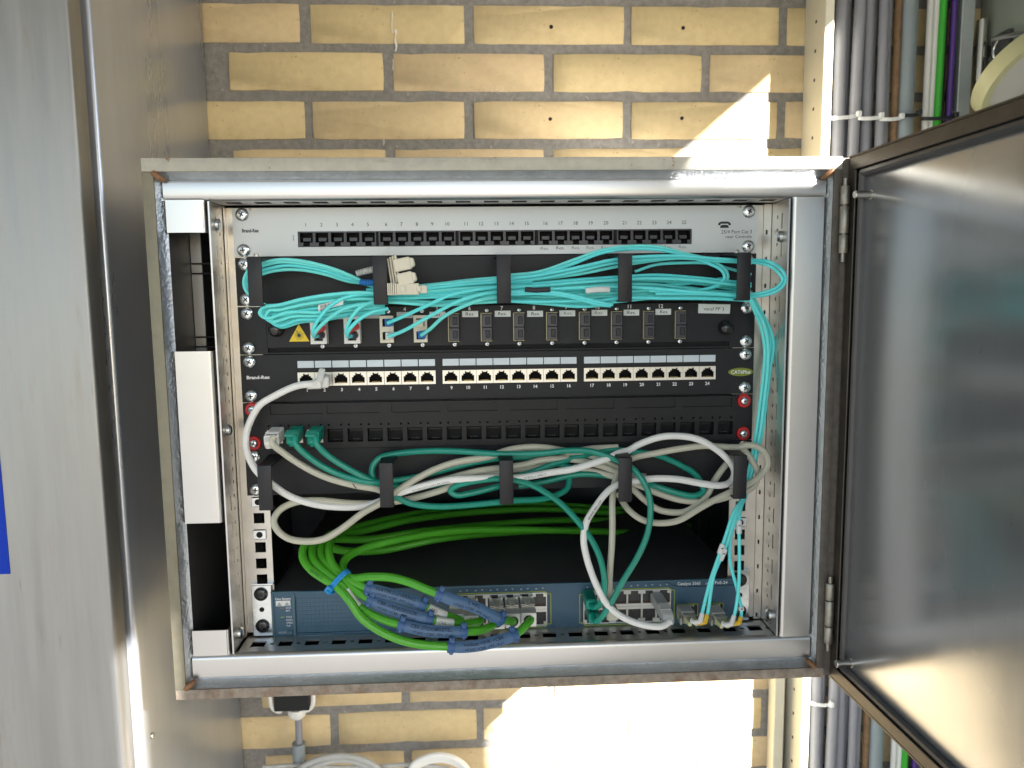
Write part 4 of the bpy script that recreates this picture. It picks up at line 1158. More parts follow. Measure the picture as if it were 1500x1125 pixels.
# loose beige connectors held behind the second hook
lc_ = thing("fibre_connector", [(154.4,-34,-72.9)][0], "loose cluster of unplugged beige fibre connectors beside the second hook", "connector")
b = MB("beige_plastic")
for k in range(4):
    p = [(142.5,-38,-49.3),(145.4,-38,-70.5)]; 
    b.obox(Vector(p[0]).lerp(Vector(p[1]), 0.5) + Vector((k * 2.2, 3 - k * 1.2, 1.0 * k)), (0.13, 0, -1), (1, 0, 0.13), (0, 1, 0), 11.5, 0.8, 3.5, bevel=0.3)
b.build("connector_body", lc_)
for k, (a_, c_) in enumerate((("578,390", "606,384"), ("583,410", "609,405"))):
    p = ([(148.4,-40,-55.3)], [(165,-40,-51.9)], [(151.1,-41,-67.7)], [(166.5,-41,-64.3)])
    c0, c1 = Vector(p[k * 2][0]), Vector(p[k * 2 + 1][0]); ax = (c1 - c0).normalized()
    b = MB("beige_plastic")
    b.obox(c0.lerp(c1, 0.42), ax, ax.cross(Vector((0, 1, 0))), (0, 1, 0), (c1 - c0).length * 0.42, 5.4, 4.4, bevel=0.7)
    b.obox(c0.lerp(c1, 0.9), ax, ax.cross(Vector((0, 1, 0))), (0, 1, 0), (c1 - c0).length * 0.14, 4.8, 3.8, bevel=0.9, taper=(0.7, 0.8))
    b.build("connector_body", lc_)
b = MB("beige_plastic")
p = [(142.3,-43,-75.2),(176.4,-43,-75.6)]; c0, c1 = Vector(p[0]), Vector(p[1])
for k in range(5): b.box(c0.x + k * 1.6, c0.x + k * 1.6 + 1.1, -46 + 0.4 * (k % 2), -38, c0.z - 5.0, c0.z + 5.2)
b.box(c0.x + 7.6, c0.x + 27, -45.5, -38, c0.z - 4.8, c0.z + 5.0, bevel=0.6)
b.box(c0.x + 27.1, c1.x, -44.5, -39, c0.z - 3.6, c0.z + 3.2, bevel=0.6)
b.box(c0.x + 11, c0.x + 16, -46.6, -45.3, c0.z - 2.6, c0.z + 2.8, bevel=0.4); b.box(c0.x + 25, c0.x + 29, -46.2, -44.3, c0.z - 2.2, c0.z + 2.6, bevel=0.4)
b.build("connector_body", lc_)
for m_, s_ in (("grey_plastic", [(113.8,-30,-61.1),(119.8,-30,-59.4),(128.2,-30,-57.7),(132.4,-30,-57.1)]), ("boot_blue", [(116.7,-31,-68.3),(123.2,-31,-68.9),(129.2,-31,-69),(132.2,-31,-69)])):
    b = MB(m_)
    pp_ = spline(s_, 6)
    b.tube(pp_, [2.3 + 0.5 * (i % 2) + 0.03 * i for i in range(len(pp_))], 12)
    b.build("strain_relief", lc_)

# ------------------------------------------------------------------ white and beige copper cords
RW = 3.15
W1 = cable("network_cable", [(74.3,-30,-158.2),(67.5,-32,-157.9),(56.2,-30,-159.8),(36.1,-28,-168.9),(24.4,-26,-175.7),(18,-24,-183.3),(8.6,-20,-202.5),(8.4,-22,-217.2),(16.1,-28,-232.4),(24.1,-30,-241.5),(31.7,-30,-248),(44,-30,-257.7),(56.1,-28,-264.3),(76.9,-26,-270.5),(109.3,-24,-272.5),(129.4,-24,-267.2),(140.4,-26,-261.8),(167.6,-30,-253.1),(192.6,-32,-247.5),(217.5,-32,-246.8),(239.3,-30,-247.1),(254.9,-30,-247.5),(285.1,-30,-243.1),(305.2,-30,-240.4),(320.3,-30,-236.2),(337.7,-28,-231.3),(347.4,-24,-227.8),(359,-20,-225.7),(368,-20,-220.7),(387.5,-24,-213.3),(407.4,-26,-212.7),(422.2,-28,-215.8),(434.5,-28,-222.5),(444.9,-28,-230.4),(454.2,-26,-240.7),(457.7,-24,-249.7),(453.3,-26,-257),(442.9,-30,-259),(426.8,-32,-256.8),(401.2,-32,-251.7),(380.8,-32,-250.6),(365.4,-30,-252.6),(346.3,-30,-256.1),(334.9,-34,-262.5),(323.8,-40,-274),(314.8,-46,-286),(312,-48,-301.2),(314.5,-48,-317.2),(319.2,-46,-332.8),(325.8,-44,-349.3),(335.1,-42,-366.1),(345.3,-42,-375.7),(358.9,-44,-382.5),(373.8,-46,-386),(385.2,-46,-386.4),(393.3,-42,-383.8)], RW, "white_cable", "long bright white cord from the second silver jack down to the switch", "cable", k=6)
def print_along(o, path, i0, s, size, m_, nrm=(0, -1, 0), off=0.25, r=RW, up=0.0, step=1.0):
    # lettering printed along a cord
    L = [0.0]
    for p_, q_ in zip(path[i0:], path[i0 + 1:]): L.append(L[-1] + (q_ - p_).length)
    def fn(a, c):
        a *= step
        k = 0
        while k < len(L) - 2 and L[k + 1] < a: k += 1
        p_, q_ = path[i0 + k], path[i0 + k + 1]
        t_ = (q_ - p_).normalized(); lat = t_.cross(Vector(nrm)); lat = -lat if lat.z < 0 else lat; lat.normalize(); n_ = lat.cross(t_); n_ = -n_ if n_.y > 0 else n_
        h = c - size * 0.35 + up
        return p_ + t_ * (a - L[k]) + lat * h + n_ * (math.sqrt(max(0.1, r * r - h * h)) + 0.12)
    b = MB(m_); b.text(s, 0, 0, 0, size, align=0.0, fn=fn)
    return b.build("printed_lettering", o)
pw = o_path[W1.name]
def near(path, p): return min(range(len(path)), key=lambda i: (path[i] - Vector(p)).length)
print_along(W1, pw, near(pw, [(156.9,-28,-256.5)][0]), "FUTURECOM CLASS E 4PR 24AWG", 2.3, "ink_faint", step=1.0, up=-1.0)
print_along(W1, pw, near(pw, [(258.7,-30,-247)][0]), "7J7B036-2 00B017", 2.8, "ink_faint")
iw = near(pw, [(315.4,-46,-284.1)][0])
print_along(W1, pw[::-1], len(pw) - 1 - iw, "BRAND REX UTP", 2.8, "ink")
c_ = Vector([(77.9,-24,-157.1)][0])
b = MB("white_plastic")
b.obox(c_ + Vector((1, 8, 0)), (0.1, -1, 0), (1, 0, 0.1), (0, 0, 1), 12, 5.6, 5.0, bevel=1.0)
b.obox(c_ + Vector((-4.5, -4, -1.2)), (-1, -0.1, -0.1), (0, 1, 0), (0, 0, 1), 6.5, 4.6, 4.6, bevel=1.2, taper=(0.75, 0.75))
p2 = [(78.9,-34,-154.8),(80.4,-28,-145.1)]
b.obox(Vector(p2[0]).lerp(Vector(p2[1]), 0.5), (Vector(p2[1]) - Vector(p2[0])).normalized(), (1, 0, -0.2), (0, 1, 0.2), 6.5, 2.7, 1.5, bevel=0.8)
b.build("plug", W1)
c_ = Vector([(391.8,-30,-379.7)][0])
b = MB("grey_plastic")
b.obox(c_ + Vector((-1, 13, 1.5)), (0.05, -1, -0.1), (1, 0, 0), (0, 0, 1), 15, 5.8, 4.6, bevel=0.8)
b.obox(c_ + Vector((0, -5, -0.5)), (0.1, -1, -0.35), (1, 0, 0), (0, 0.35, 1), 7.5, 6.0, 5.6, bevel=1.4, taper=(0.85, 0.85))
for k in range(3): b.obox(c_ + Vector((-0.4, 4 - k * 4, 5.2 - 0.4 * k)), (1, 0, 0), (0, 1, 0), (0, 0, 1), 5.0, 1.1, 0.7, bevel=0.3)
b.build("plug", W1)

W2 = cable("network_cable", [(36.1,-32,-204.6),(34.6,-34,-209.1),(44.4,-32,-219.7),(62.7,-30,-233.6),(81.8,-30,-243.5),(106.1,-30,-251),(124.4,-30,-254.6),(139.5,-18,-263.2),(161.4,-14,-257),(179.4,-16,-252.4),(217.6,-20,-242.6),(239.8,-18,-240.3),(262.1,-18,-237.6),(276.1,-18,-234),(296.6,-18,-233.2),(317,-18,-236.2),(333.8,-18,-241.1),(355.5,-16,-249.3),(376.3,-10,-253.8)], 3.0, "beige_cable", "beige cord from the white plug at the left end of the keystone panel", "cable")
c_ = Vector([(33.4,-20,-206.8)][0])
b = MB("white_plastic")
b.obox(c_ + Vector((0, 2, 0)), (0, -1, -0.1), (1, 0, 0), (0, 0, 1), 11, 6.0, 6.2, bevel=1.0)
b.obox(c_ + Vector((-1, -10, -3)), (0.1, -0.8, -0.6), (1, 0, 0.1), (0, -0.6, 0.8), 5.0, 5.8, 5.6, bevel=1.5, taper=(0.8, 0.8))
for k in range(3): b.obox(c_ + Vector((0, -6 - 2.4 * k, 4.6 - k * 1.2)), (1, 0, 0), (0, 1, 0), (0, 0, 1), 6.0, 0.6, 1.2, bevel=0.3)
b.build("plug", W2)
pw = o_path[W2.name]
b = MB("ink"); i_ = near(pw, [(105.5,-30,-250.4)][0]); p_ = pw[i_]
b.obox(p_ + Vector((0, -3.1, 0)), (0.55, 0, -0.83), (0, 1, 0), (0.83, 0, 0.55), 2.8, 0.1, 0.4); b.build("pen_mark", W2)

W3 = cable("network_cable", [(375.9,-12,-254.7),(355.8,-14,-247.1),(326.3,-16,-232.3),(300.7,-16,-226.6),(274.9,-18,-221.7),(249.5,-18,-223.1),(227.2,-20,-229.3),(197.6,-22,-233.4),(177.6,-24,-239.5),(157.5,-26,-249.4),(140.7,-28,-260),(127,-30,-268.7),(113.2,-34,-275.5),(94.2,-40,-288.3),(79.7,-42,-296.1),(65.1,-42,-298.3),(47.2,-40,-295.9),(36.8,-38,-288.1),(33.6,-36,-279.8),(38.4,-32,-271.6),(51.1,-28,-266.1),(69.9,-24,-265.7),(99.2,-22,-269.6),(128.8,-20,-270.9),(139.3,-18,-270.4),(161.5,-18,-266.4),(181.9,-20,-260.5),(204.7,-18,-253.1),(239.9,-14,-244.5),(275.3,-12,-241.2),(313.8,-14,-226.6),(349.6,-12,-224.5)], 3.1, "beige_cable", "beige cord making the drooping loop at the left below the lower manager", "cable")
W4 = cable("network_cable", [(355.8,-14,-238),(364.6,-18,-233.4),(383,-22,-229),(403,-24,-225.2),(428.7,-24,-222.5),(440.9,-24,-223.4),(462.4,-22,-224.9),(470,-24,-222.7),(480.3,-26,-225.1),(487,-26,-233),(487.9,-26,-242.1),(479.6,-28,-251.9),(468.7,-30,-258.3),(452.7,-32,-264.5),(437.4,-34,-270.8),(420.9,-36,-278.9),(400.1,-38,-289.4),(380.3,-36,-291.4),(367.2,-32,-288.4),(357.7,-28,-281.5),(353.8,-22,-276.6),(349.1,-16,-267.5)], 3.0, "beige_cable", "grey beige cord bulging right past the rightmost lower hook", "cable")
W5 = cable("network_cable", [(466.6,-14,-226.6),(473.2,-16,-233.5),(477.9,-18,-241.7),(481.4,-20,-250.6),(478.9,-22,-259.9),(471.1,-24,-265.8),(454.9,-26,-270.1),(434.2,-26,-274.8),(408.3,-26,-273.5),(388.1,-24,-267.7),(367.8,-22,-259.2),(348.6,-18,-252.6),(327,-12,-246.9),(307.8,-10,-243)], 3.0, "beige_cable", "grey beige cord in the inner curve behind the rightmost lower hook", "cable")
W6 = cable("network_cable", [(471.3,-10,-227.5),(460.8,-14,-234.3),(448.6,-18,-245.7),(439,-22,-257),(432.7,-24,-268.1),(420.7,-28,-277.9),(407.3,-30,-283.5),(385.5,-30,-281),(372.2,-26,-272),(361.8,-20,-262.9),(349.4,-14,-257.5)], 3.0, "beige_cable", "grey beige cord crossing diagonally left of the rightmost lower hook", "cable")
W7 = cable("network_cable", [(349,-16,-246.5),(343.7,-24,-258.8),(340.2,-36,-270.4),(339.2,-42,-291.1),(338.3,-44,-309.6),(337.8,-40,-330.4),(338.3,-34,-352.4),(339.8,-30,-370.7),(341.3,-22,-382.2)], 3.0, "beige_cable", "beige cord hanging straight down into the switch's second port block", "cable")
b = MB("beige_cable"); c_ = Vector([(342.7,-14,-383)][0]); b.obox(c_, (0, -1, 0), (1, 0, 0), (0, 0, 1), 14, 5.6, 5.2, bevel=1.2); b.build("plug", W7)

# ------------------------------------------------------------------ dark green copper cords
RT = 2.85
def teal(p, label): return cable("network_cable", p, RT, "teal", label, "cable")
T1 = teal([(55.3,-32,-205),(55.5,-34,-210.8),(68.4,-32,-225.2),(86.9,-30,-237.9),(106.2,-30,-245.3),(120.9,-30,-248.8),(139.9,-24,-248.9),(157.1,-20,-247.7),(177.1,-18,-243.4),(207.5,-16,-236.8),(240.1,-14,-232.2),(275.5,-10,-234.4),(314.3,-10,-245.8),(349.8,-12,-252.7),(376.7,-20,-258),(382.8,-24,-259.7),(407.6,-28,-267.1),(419.3,-28,-268.7),(427.5,-26,-264.9),(425.4,-24,-256.2),(418.7,-22,-248),(409.5,-20,-242.4),(399.6,-18,-237.4),(384,-18,-231.2),(365,-16,-228.6),(342.1,-14,-226.6),(327.6,-16,-229.1),(306.8,-18,-232.8),(286.1,-20,-238.3),(265.7,-20,-245.6),(239.7,-18,-251.4)], "dark green cord from the first green plug, winding back right of the fourth lower hook")
T2 = teal([(73.4,-32,-205.4),(74.2,-34,-211.2),(83,-32,-222.4),(96.9,-30,-233.1),(111.3,-30,-241.7),(121.9,-28,-247.4),(139.5,-22,-254.5),(161.5,-16,-257.2),(185.5,-12,-255.5),(217.5,-8,-252)], "dark green cord from the second green plug, ending behind the second lower hook")
for T_, px_ in ((T1, [(51.2,-20,-205.9)][0]), (T2, [(69.7,-20,-206.3)][0])):
    c_ = Vector(px_); b = MB("teal")
    b.obox(c_ + Vector((0, 3, 0)), (0, -1, -0.1), (1, 0, 0), (0, 0, 1), 11, 5.6, 5.8, bevel=1.0)
    b.obox(c_ + Vector((0.5, -9, -3)), (0.2, -0.8, -0.6), (1, 0, 0.1), (0, -0.6, 0.8), 5.0, 5.2, 5.2, bevel=1.4, taper=(0.7, 0.7))
    for k in range(4): b.obox(c_ + Vector((-1, -5 - 2.0 * k, 4.6 - k * 0.9)), (1, 0, 0), (0, 1, 0), (0, 0, 1), 5.2, 0.5, 1.0, bevel=0.3)
    b.build("plug", T_)
T3 = teal([(302.9,-8,-247.3),(303.7,-12,-255),(300.6,-16,-262.4),(291.1,-20,-267),(275.4,-24,-269.5),(250.4,-28,-269.1),(239.1,-28,-270.1),(207,-28,-272.5),(179.5,-28,-273.1),(157.1,-28,-270),(141.2,-28,-262.6),(131.5,-28,-256.6),(124.6,-26,-250.5),(120.9,-24,-242.7),(121.5,-22,-235.5),(127.6,-20,-228.4),(142.2,-16,-225.7),(167.6,-18,-223.3),(197.8,-20,-223.5),(239.8,-24,-226.2),(275.5,-26,-225.9),(300.7,-26,-223.9),(321,-26,-224.9),(335.8,-28,-229.3),(348.1,-30,-234.3),(358.3,-36,-239.5),(367,-40,-249.6),(372.2,-42,-261.3),(373.8,-44,-277.3),(371,-46,-297),(363,-46,-317.3),(348.5,-44,-343.5),(338.9,-42,-363),(330.3,-40,-378),(324.9,-34,-385.1),(323.9,-24,-382.8)], "dark green cord sweeping down from the fourth lower hook to the switch's lower left port")
T4 = teal([(239.5,-22,-256.2),(212.2,-26,-261.6),(197.2,-28,-262.6),(192.3,-28,-258.7),(197.4,-30,-253.8),(207.5,-32,-250.4),(222.4,-32,-248.2),(239.2,-32,-247.3),(252.3,-32,-249.5),(267.1,-34,-253.8),(279.2,-38,-260.1),(292.4,-42,-269.5),(306.1,-46,-283.9),(318.9,-48,-301.4),(327,-48,-319.5),(331.1,-46,-337.7),(331.8,-42,-354.2),(328.1,-38,-367.6),(323,-30,-372.8),(321.6,-22,-370.1)], "dark green cord with a small flat loop left of the third lower hook")
T5 = teal([(349.8,-12,-253.4),(328,-14,-249.8),(310.8,-12,-249.9),(282,-8,-256.8),(256.2,-6,-261.3)], "short dark green cord running left behind the fourth lower hook")
for T_, px_ in ((T3, "868,898"), (T4, "864,878")):
    c_ = Vector([(325.5,-14,-385.8)][0] if T_ is T3 else [(322.9,-14,-372.1)][0]); b = MB("teal"); b.obox(c_, (0, -1, 0), (1, 0, 0), (0, 0, 1), 13, 5.4, 5.0, bevel=1.2); b.build("plug", T_)

# ------------------------------------------------------------------ bright green industrial cords with blue tags
RG = 3.75
GRP = "bright green industrial cords with blue tags"
G1 = cable("industrial_cable", [(495.8,250,-385.3),(440.4,210,-373.2),(331.1,170,-361.3),(247.2,120,-346.5),(173.7,60,-332.8),(119.5,40,-336.2),(84.1,10,-324.9),(62.7,-10,-310.1),(56.5,-22,-309.2),(57.7,-34,-316.7),(66.3,-44,-323.5),(78.6,-52,-329.1),(92,-58,-335.3),(103.4,-64,-345.7),(113.8,-66,-360.8),(131.5,-68,-373.6),(155.3,-70,-382.9),(188,-70,-387.8),(211.9,-66,-389.9),(233.3,-62,-387.5),(250.2,-56,-384.4),(258.8,-48,-380.6),(263.9,-38,-380),(265.1,-30,-382.3)], RG, "green", "lowest green cord, its tag reading Veldkast, in the rightmost metal plug", "cable", GRP)
G2 = cable("industrial_cable", [(489.4,260,-382.6),(407.6,220,-367.4),(315.8,180,-352.1),(232.3,140,-342.7),(158.6,76,-328.6),(104.7,50,-327.6),(70.6,14,-314.9),(63.5,-14,-310.8),(65.8,-32,-317),(73.8,-42,-322.6),(84.8,-50,-328.1),(95.3,-56,-334.3),(107,-58,-350.8),(119,-60,-359.2),(131.1,-62,-364.4),(144.9,-64,-368.3),(173,-64,-375.6),(205.4,-60,-379.2),(218.2,-54,-381.1),(227.6,-46,-381.1),(232.3,-38,-380.3),(233.7,-30,-381.9)], RG, "green", "green cord with white sleeve, its tag reading CBK-STOOMKETEL", "cable", GRP)
G3 = cable("industrial_cable", [(482.8,270,-379.7),(391.9,230,-360.1),(301.1,200,-343.8),(216.8,160,-333.6),(142.6,96,-322.3),(96.5,60,-321.9),(74.3,16,-310.2),(70.4,-14,-312.3),(73.4,-30,-317.9),(81.3,-40,-322.9),(93.2,-50,-329),(103.2,-54,-337.2),(117.6,-56,-347),(139.8,-58,-356.9),(166.8,-58,-366),(184.7,-54,-372.2),(202.9,-48,-377.5),(215.2,-40,-379.5),(217.8,-30,-382)], RG, "green", "green cord whose tag reads CBK-HYDROFOOR", "cable", GRP)
G4 = cable("industrial_cable", [(476.1,280,-376.8),(375.9,240,-355.3),(285,210,-339.3),(200.7,170,-329.4),(133.9,110,-321.7),(95.1,70,-319.1),(78.9,20,-310.2),(78,-10,-309.2),(80,-28,-313.6),(85,-40,-320.5),(94.1,-48,-327.9),(103.7,-52,-332.4),(115.8,-54,-337.6),(139.7,-54,-345.3),(163.6,-52,-355.2),(178.4,-48,-365),(190.4,-42,-373.2),(200.1,-36,-378.8),(203.8,-28,-381.8)], RG, "green", "green cord whose tag reads WATERZUIVERING", "cable", GRP)
G5 = cable("industrial_cable", [(488.4,240,-387.5),(405.7,170,-366.7),(340.2,120,-347.4),(260.5,80,-331.1),(188.7,44,-319.3),(137,10,-316.1),(108,-8,-318),(95.2,-24,-320.7),(93.4,-36,-324.7),(96.8,-46,-327.5),(104,-50,-330.6),(119.2,-54,-328.3),(138.6,-56,-328.7),(155.6,-58,-332.9),(170,-60,-338.8),(191,-62,-347.4),(213.1,-60,-356.5),(227.6,-56,-366.4),(238.9,-48,-374.8),(246.7,-40,-379.9),(249.7,-30,-383.1)], RG, "green", "uppermost green cord, arching to a tag reading 2 HKL", "cable", GRP)
def cable_tag(o, px0, px1, lines, w=5.1, rr=RG):
    path = o_path[o.name]
    i0, i1 = near(path, px0), near(path, px1)
    seg = path[i0:i1 + 1]
    L = [0.0]
    for p_, q_ in zip(seg, seg[1:]): L.append(L[-1] + (q_ - p_).length)
    tot = L[-1]
    vdir = Vector((0.0, -0.94, 0.34))
    def frame(a):
        k = 0
        while k < len(L) - 2 and L[k + 1] < a: k += 1
        p_, q_ = seg[k], seg[k + 1]
        f = min(1, max(0, (a - L[k]) / max(1e-6, L[k + 1] - L[k])))
        def tan(j): j = max(1, min(len(seg) - 2, j)); return (seg[j + 1] - seg[j - 1]).normalized()
        t_ = tan(k).lerp(tan(k + 1), f).normalized()
        lat = vdir.cross(t_).normalized()
        if lat.z < 0: lat = -lat
        n_ = t_.cross(lat); n_ = -n_ if n_.dot(vdir) < 0 else n_
        return p_.lerp(q_, f), t_, lat, n_
    def pos(a, c, lift=0.0):
        p_, t_, lat, n_ = frame(a)
        return p_ + lat * c + n_ * (rr + 1.0 + lift - (c / w) ** 2 * 2.2)
    b = MB("tag_blue")
    N, K = 26, 8
    grid = []
    for i in range(N + 1):
        a = tot * i / N
        ww = w * (1.0 if 0.12 < i / N < 0.88 else 0.93)
        grid.append([[b.v(pos(a, ww * (2 * j / K - 1), lf)) for j in range(K + 1)] for lf in (0.0, -0.9)])
    for i in range(N):
        for j in range(K):
            b.face([grid[i][0][j], grid[i + 1][0][j], grid[i + 1][0][j + 1], grid[i][0][j + 1]], 0)
            b.face([grid[i][1][j + 1], grid[i + 1][1][j + 1], grid[i + 1][1][j], grid[i][1][j]], 0)
        for j in (0, K):
            b.face([grid[i][0][j], grid[i][1][j], grid[i + 1][1][j], grid[i + 1][0][j]], 0)
    for i in (0, N):
        for j in range(K): b.face([grid[i][0][j], grid[i][0][j + 1], grid[i][1][j + 1], grid[i][1][j]], 0)
    t = b.build("cable_tag", o, sharp=50)
    for a in (tot * 0.055, tot * 0.945):
        p_, t_, lat, n_ = frame(a)
        b = MB("tag_clasp")
        b.tube([p_ - t_ * 3.2, p_ - t_ * 1.2, p_ + t_ * 1.2, p_ + t_ * 3.2], [rr + 1.5, rr + 1.9, rr + 1.9, rr + 1.5], 14)
        b.obox(p_ + lat * (w + 0.4) + n_ * 2.5, lat, t_, n_, 2.6, 2.4, 2.6, bevel=0.7)
        b.obox(p_ + lat * (w + 0.6) + n_ * 4.6, lat, t_, n_, 1.3, 1.0, 1.4, bevel=0.3)
        b.obox(p_ - lat * (w - 0.6) + n_ * 2.2, lat, t_, n_, 2.0, 1.6, 2.0, bevel=0.5)
        for s in (-1, 1): b.obox(p_ + n_ * (rr + 1.6) + lat * 2.0 + t_ * s * 3.0, t_, lat, n_, 1.0, 0.5, 0.4)
        b.build("tag_clasp", t)
    for s, up, size, wd in lines:
        vs, fs, wx = text_geo(s, 0.01, 0)
        scale = min(size, tot * 0.76 / (wx[1] - wx[0]))
        mid = tot * (0.5 + wd)
        b = MB("ink_tag"); b.text(s, 0, 0, 0, scale, align=0.5, bold=0.01, fn=lambda a, c: pos(mid + a, c + up, 0.16))
        b.build("tag_lettering", t)
    return t
cable_tag(G1, [(189.2,-70,-387.8)][0], [(250.2,-56,-384.4)][0], [("Veldkast +SHK +CBK", 0.35, 4.2, 0), ("+F.b03 +CBK -PP5 -4-p1", -3.9, 3.5, 0)])
cable_tag(G2, [(145.5,-64,-368.4)][0], [(206,-60,-379.2)][0], [("CBK-STOOMKETEL", 0.35, 4.4, -0.02), ("+F.b03 +CBK -PP5 -3-p1", -3.9, 3.5, 0)])
cable_tag(G3, [(118.8,-56,-347.6)][0], [(175.1,-57,-368.7)][0], [("CBK-HYDROFOOR", 0.35, 4.3, -0.04), ("+F.b03 +CBK -PP5 -1-p1", -3.9, 3.5, -0.03)])
cable_tag(G4, [(116.4,-54,-337.6)][0], [(167.7,-51,-357.6)][0], [("WATERZUIVERING", 0.35, 4.3, -0.02), ("+F.b03 +CBK -PP5 -2-p1", -3.9, 3.5, 0)])
cable_tag(G5, [(180.2,-61,-343.1)][0], [(237.6,-49,-373.6)][0], [("2 HKL", 0.35, 4.4, 0), ("+F.b03 +CBK -PP5 -3-p2", -3.9, 3.5, 0)])
def sleeve(o, p0, p1, texts, nm="cord_label", m_="paper", r=RG + 0.35):
    path = o_path[o.name]; i0, i1 = near(path, p0), near(path, p1)
    b = MB(m_); b.tube(path[i0:i1 + 1], r, 14); s = b.build(nm, o)
    for tx, up in texts: print_along(s, path, i0, tx, 3.6, "ink", r=r, up=up)
sleeve(G4, [(168.8,-50,-359.4)][0], [(185.6,-45,-369.8)][0], [("VAR2", 1.6), ("CBK-ABL", -1.9)])
sleeve(G3, [(176.9,-56,-369.2)][0], [(191.9,-52,-374)][0], [("VORK", 0.6)])
sleeve(G2, [(99.4,-57,-339.7)][0], [(110.6,-59,-353.7)][0], [("DATA", 0.5)])
print_along(G1, o_path[G1.name], near(o_path[G1.name], [(68.5,-46,-324.1)][0]), "SINTEC 2", 3.6, "ink", r=RG, up=1.2)
# blue cable tie
tp = [(89.6,-66,-327.1),(96.1,-66,-326.1),(102.1,-66,-323.2)]
b = MB("tie_blue")
ct = Vector([(92.8,-52,-332.7)][0]); dirn = Vector((0.72, -0.35, -0.6)).normalized()
lat = Vector((0.62, 0, 0.78)); lat = (lat - dirn * lat.dot(dirn)).normalized(); nn = dirn.cross(lat)
loop = [ct + lat * (12.5 * math.cos(a)) + nn * (8.6 * math.sin(a)) for a in [2 * math.pi * i / 28 for i in range(29)]]
for s_ in (-1.4, 0, 1.4): b.tube([q + dirn * s_ for q in loop], 1.0, 6, caps=False)
hd = ct - lat * 7.5 + (nn * 9.4 if nn.y < 0 else -nn * 9.4)
b.obox(hd, lat, dirn, nn, 3.2, 3.0, 2.6, bevel=0.8)
b.cyl(hd + Vector((0, -2.5, 0)), hd + Vector((-1, -4, -1)), 1.6, 10)
tag(b.build("cable_tie", base=ct), "bright blue cable tie gathering the green cords at the switch's top edge", "cable tie")
# metal field plugs
PLX = [(188.2, 202.2, -372.6, -389.4), (202.5, 216.0, -374.6, -388.6), (226.0, 240.2, -374.4, -388.4), (241.0, 254.8, -373.9, -387.6), (255.4, 269.6, -373.4, -386.9)]
PL = ["metal plug of the WATERZUIVERING cord, leftmost of five in the switch", "metal plug of the CBK-HYDROFOOR cord, second of five in the switch", "metal plug of the CBK-STOOMKETEL cord, middle of five in the switch", "metal plug of the 2 HKL cord, fourth of five in the switch", "metal plug of the Veldkast cord, rightmost of five in the switch"]
for i, (x0, x1, z1, z0) in enumerate(PLX):
    t = thing("metal_plug", ((x0 + x1) / 2, -19, z0), PL[i], "plug", "metal plugs in the switch")
    b = MB("jack_metal"); b.box(x0 + 0.4, x1 - 0.4, -24, -1.0, z0 + 1.5, z1 + 1.0, bevel=0.8); b.build("plug_body", t)
    b = MB("jack_metal"); cx = (x0 + x1) / 2
    b.box(x0 + 0.2, x1 - 0.2, -23, -4, z1 + 1.2, z1 + 2.2, bevel=0.4)
    b.box(cx - 6, cx - 4.5, -6, -2, z1 + 2.3, z1 + 3.4); b.box(cx + 4.5, cx + 6, -6, -2, z1 + 2.3, z1 + 3.4)
    b.obox((cx, -20, z1 + 2.6), (0, -1, -0.5), (1, 0, 0), (0, -0.5, 1), 4, 3.2, 0.7, bevel=0.3, taper=(0.5, 1)); b.build("release_clip", t)
    b = MB("port_frame", "black_dark"); b.box(x0, x1, -38, -24.2, z0, z1, bevel=0.6)
    b.lathe((cx, -38.0, (z0 + z1) / 2 - 0.3), (0, -1, 0), [(0, 4.9), (0.15, 4.9)], 18, "black_dark"); b.build("clamp_cover", t)

# ------------------------------------------------------------------ cables, rails and the cabinet right of the enclosure
cr = thing("cable_rail", (683, 330, -1499), "cream steel cable rail with small holes between wall and grey cables", "cable rail")
b = MB("cream_paint", "black_dark")
b.box(677.5, 690.0, 298, 359.5, -1499, 690, bevel=1.0)
b.build("rail_body", cr)
b = MB("black_dark")
for i in range(56):
    z = -1450 + i * 37.5
    b.box(677.2, 677.6, 322, 326, z, z + 4)
b.build("rail_hole", cr)["kind"] = "stuff"
b = MB("cream_paint"); b.box(653, 668, 334, 359.5, -1499, -300, bevel=1.0)
tag(b.build("wall_trunking", base=(660, 347, -1499)), "narrow cream trunking strip on the wall below the enclosure", "trunking")
b = MB("brown_cable"); b.tube([(672.5, 350, z) for z in (-1499, -300)], 3.0, 8)
tag(b.build("wall_cable", base=(672, 350, -1499)), "thin tan cable between the cream trunking and the cream rail", "cable")
def vert_cable(name, x, y, r, m_, label, group=None, sway=3.0, z0=-1499, z1=690, n=12):
    ph = rnd.uniform(0, 6.28)
    pts = [(x + sway * math.sin(ph + i * 0.9) * (0.5 + 0.5 * rnd.random()), y + sway * 0.4 * math.sin(ph * 2 + i), z0 + (z1 - z0) * i / 14) for i in range(15)]
    return cable(name, pts, r, m_, label, "cable", group, k=5, n=n)
GC = "grey cables running vertically beside the cream rail"
for i, (x, y, r) in enumerate(((698, 336, 7.2), (713.5, 330, 8.0), (727, 342, 7.0), (737, 326, 7.6), (752, 331, 7.4), (764, 340, 6.5), (770.5, 326, 6.6), (782, 334, 6.2))):
    vert_cable("grey_cable", x, y, r, "grey_pvc", "smooth grey vertical cable, %s in the row right of the cream rail" % ("first", "second", "third", "fourth", "fifth", "sixth", "seventh", "eighth and last")[i], GC, sway=2.6)
vert_cable("brown_cable", 792.5, 328, 5.0, "brown_cable", "rough brown cable between the grey cables and the grey conduit", sway=1.5)
b = MB("grey_conduit"); b.cyl((807.5, 332, -1499), (807.5, 332, 690), 11.8, 20)
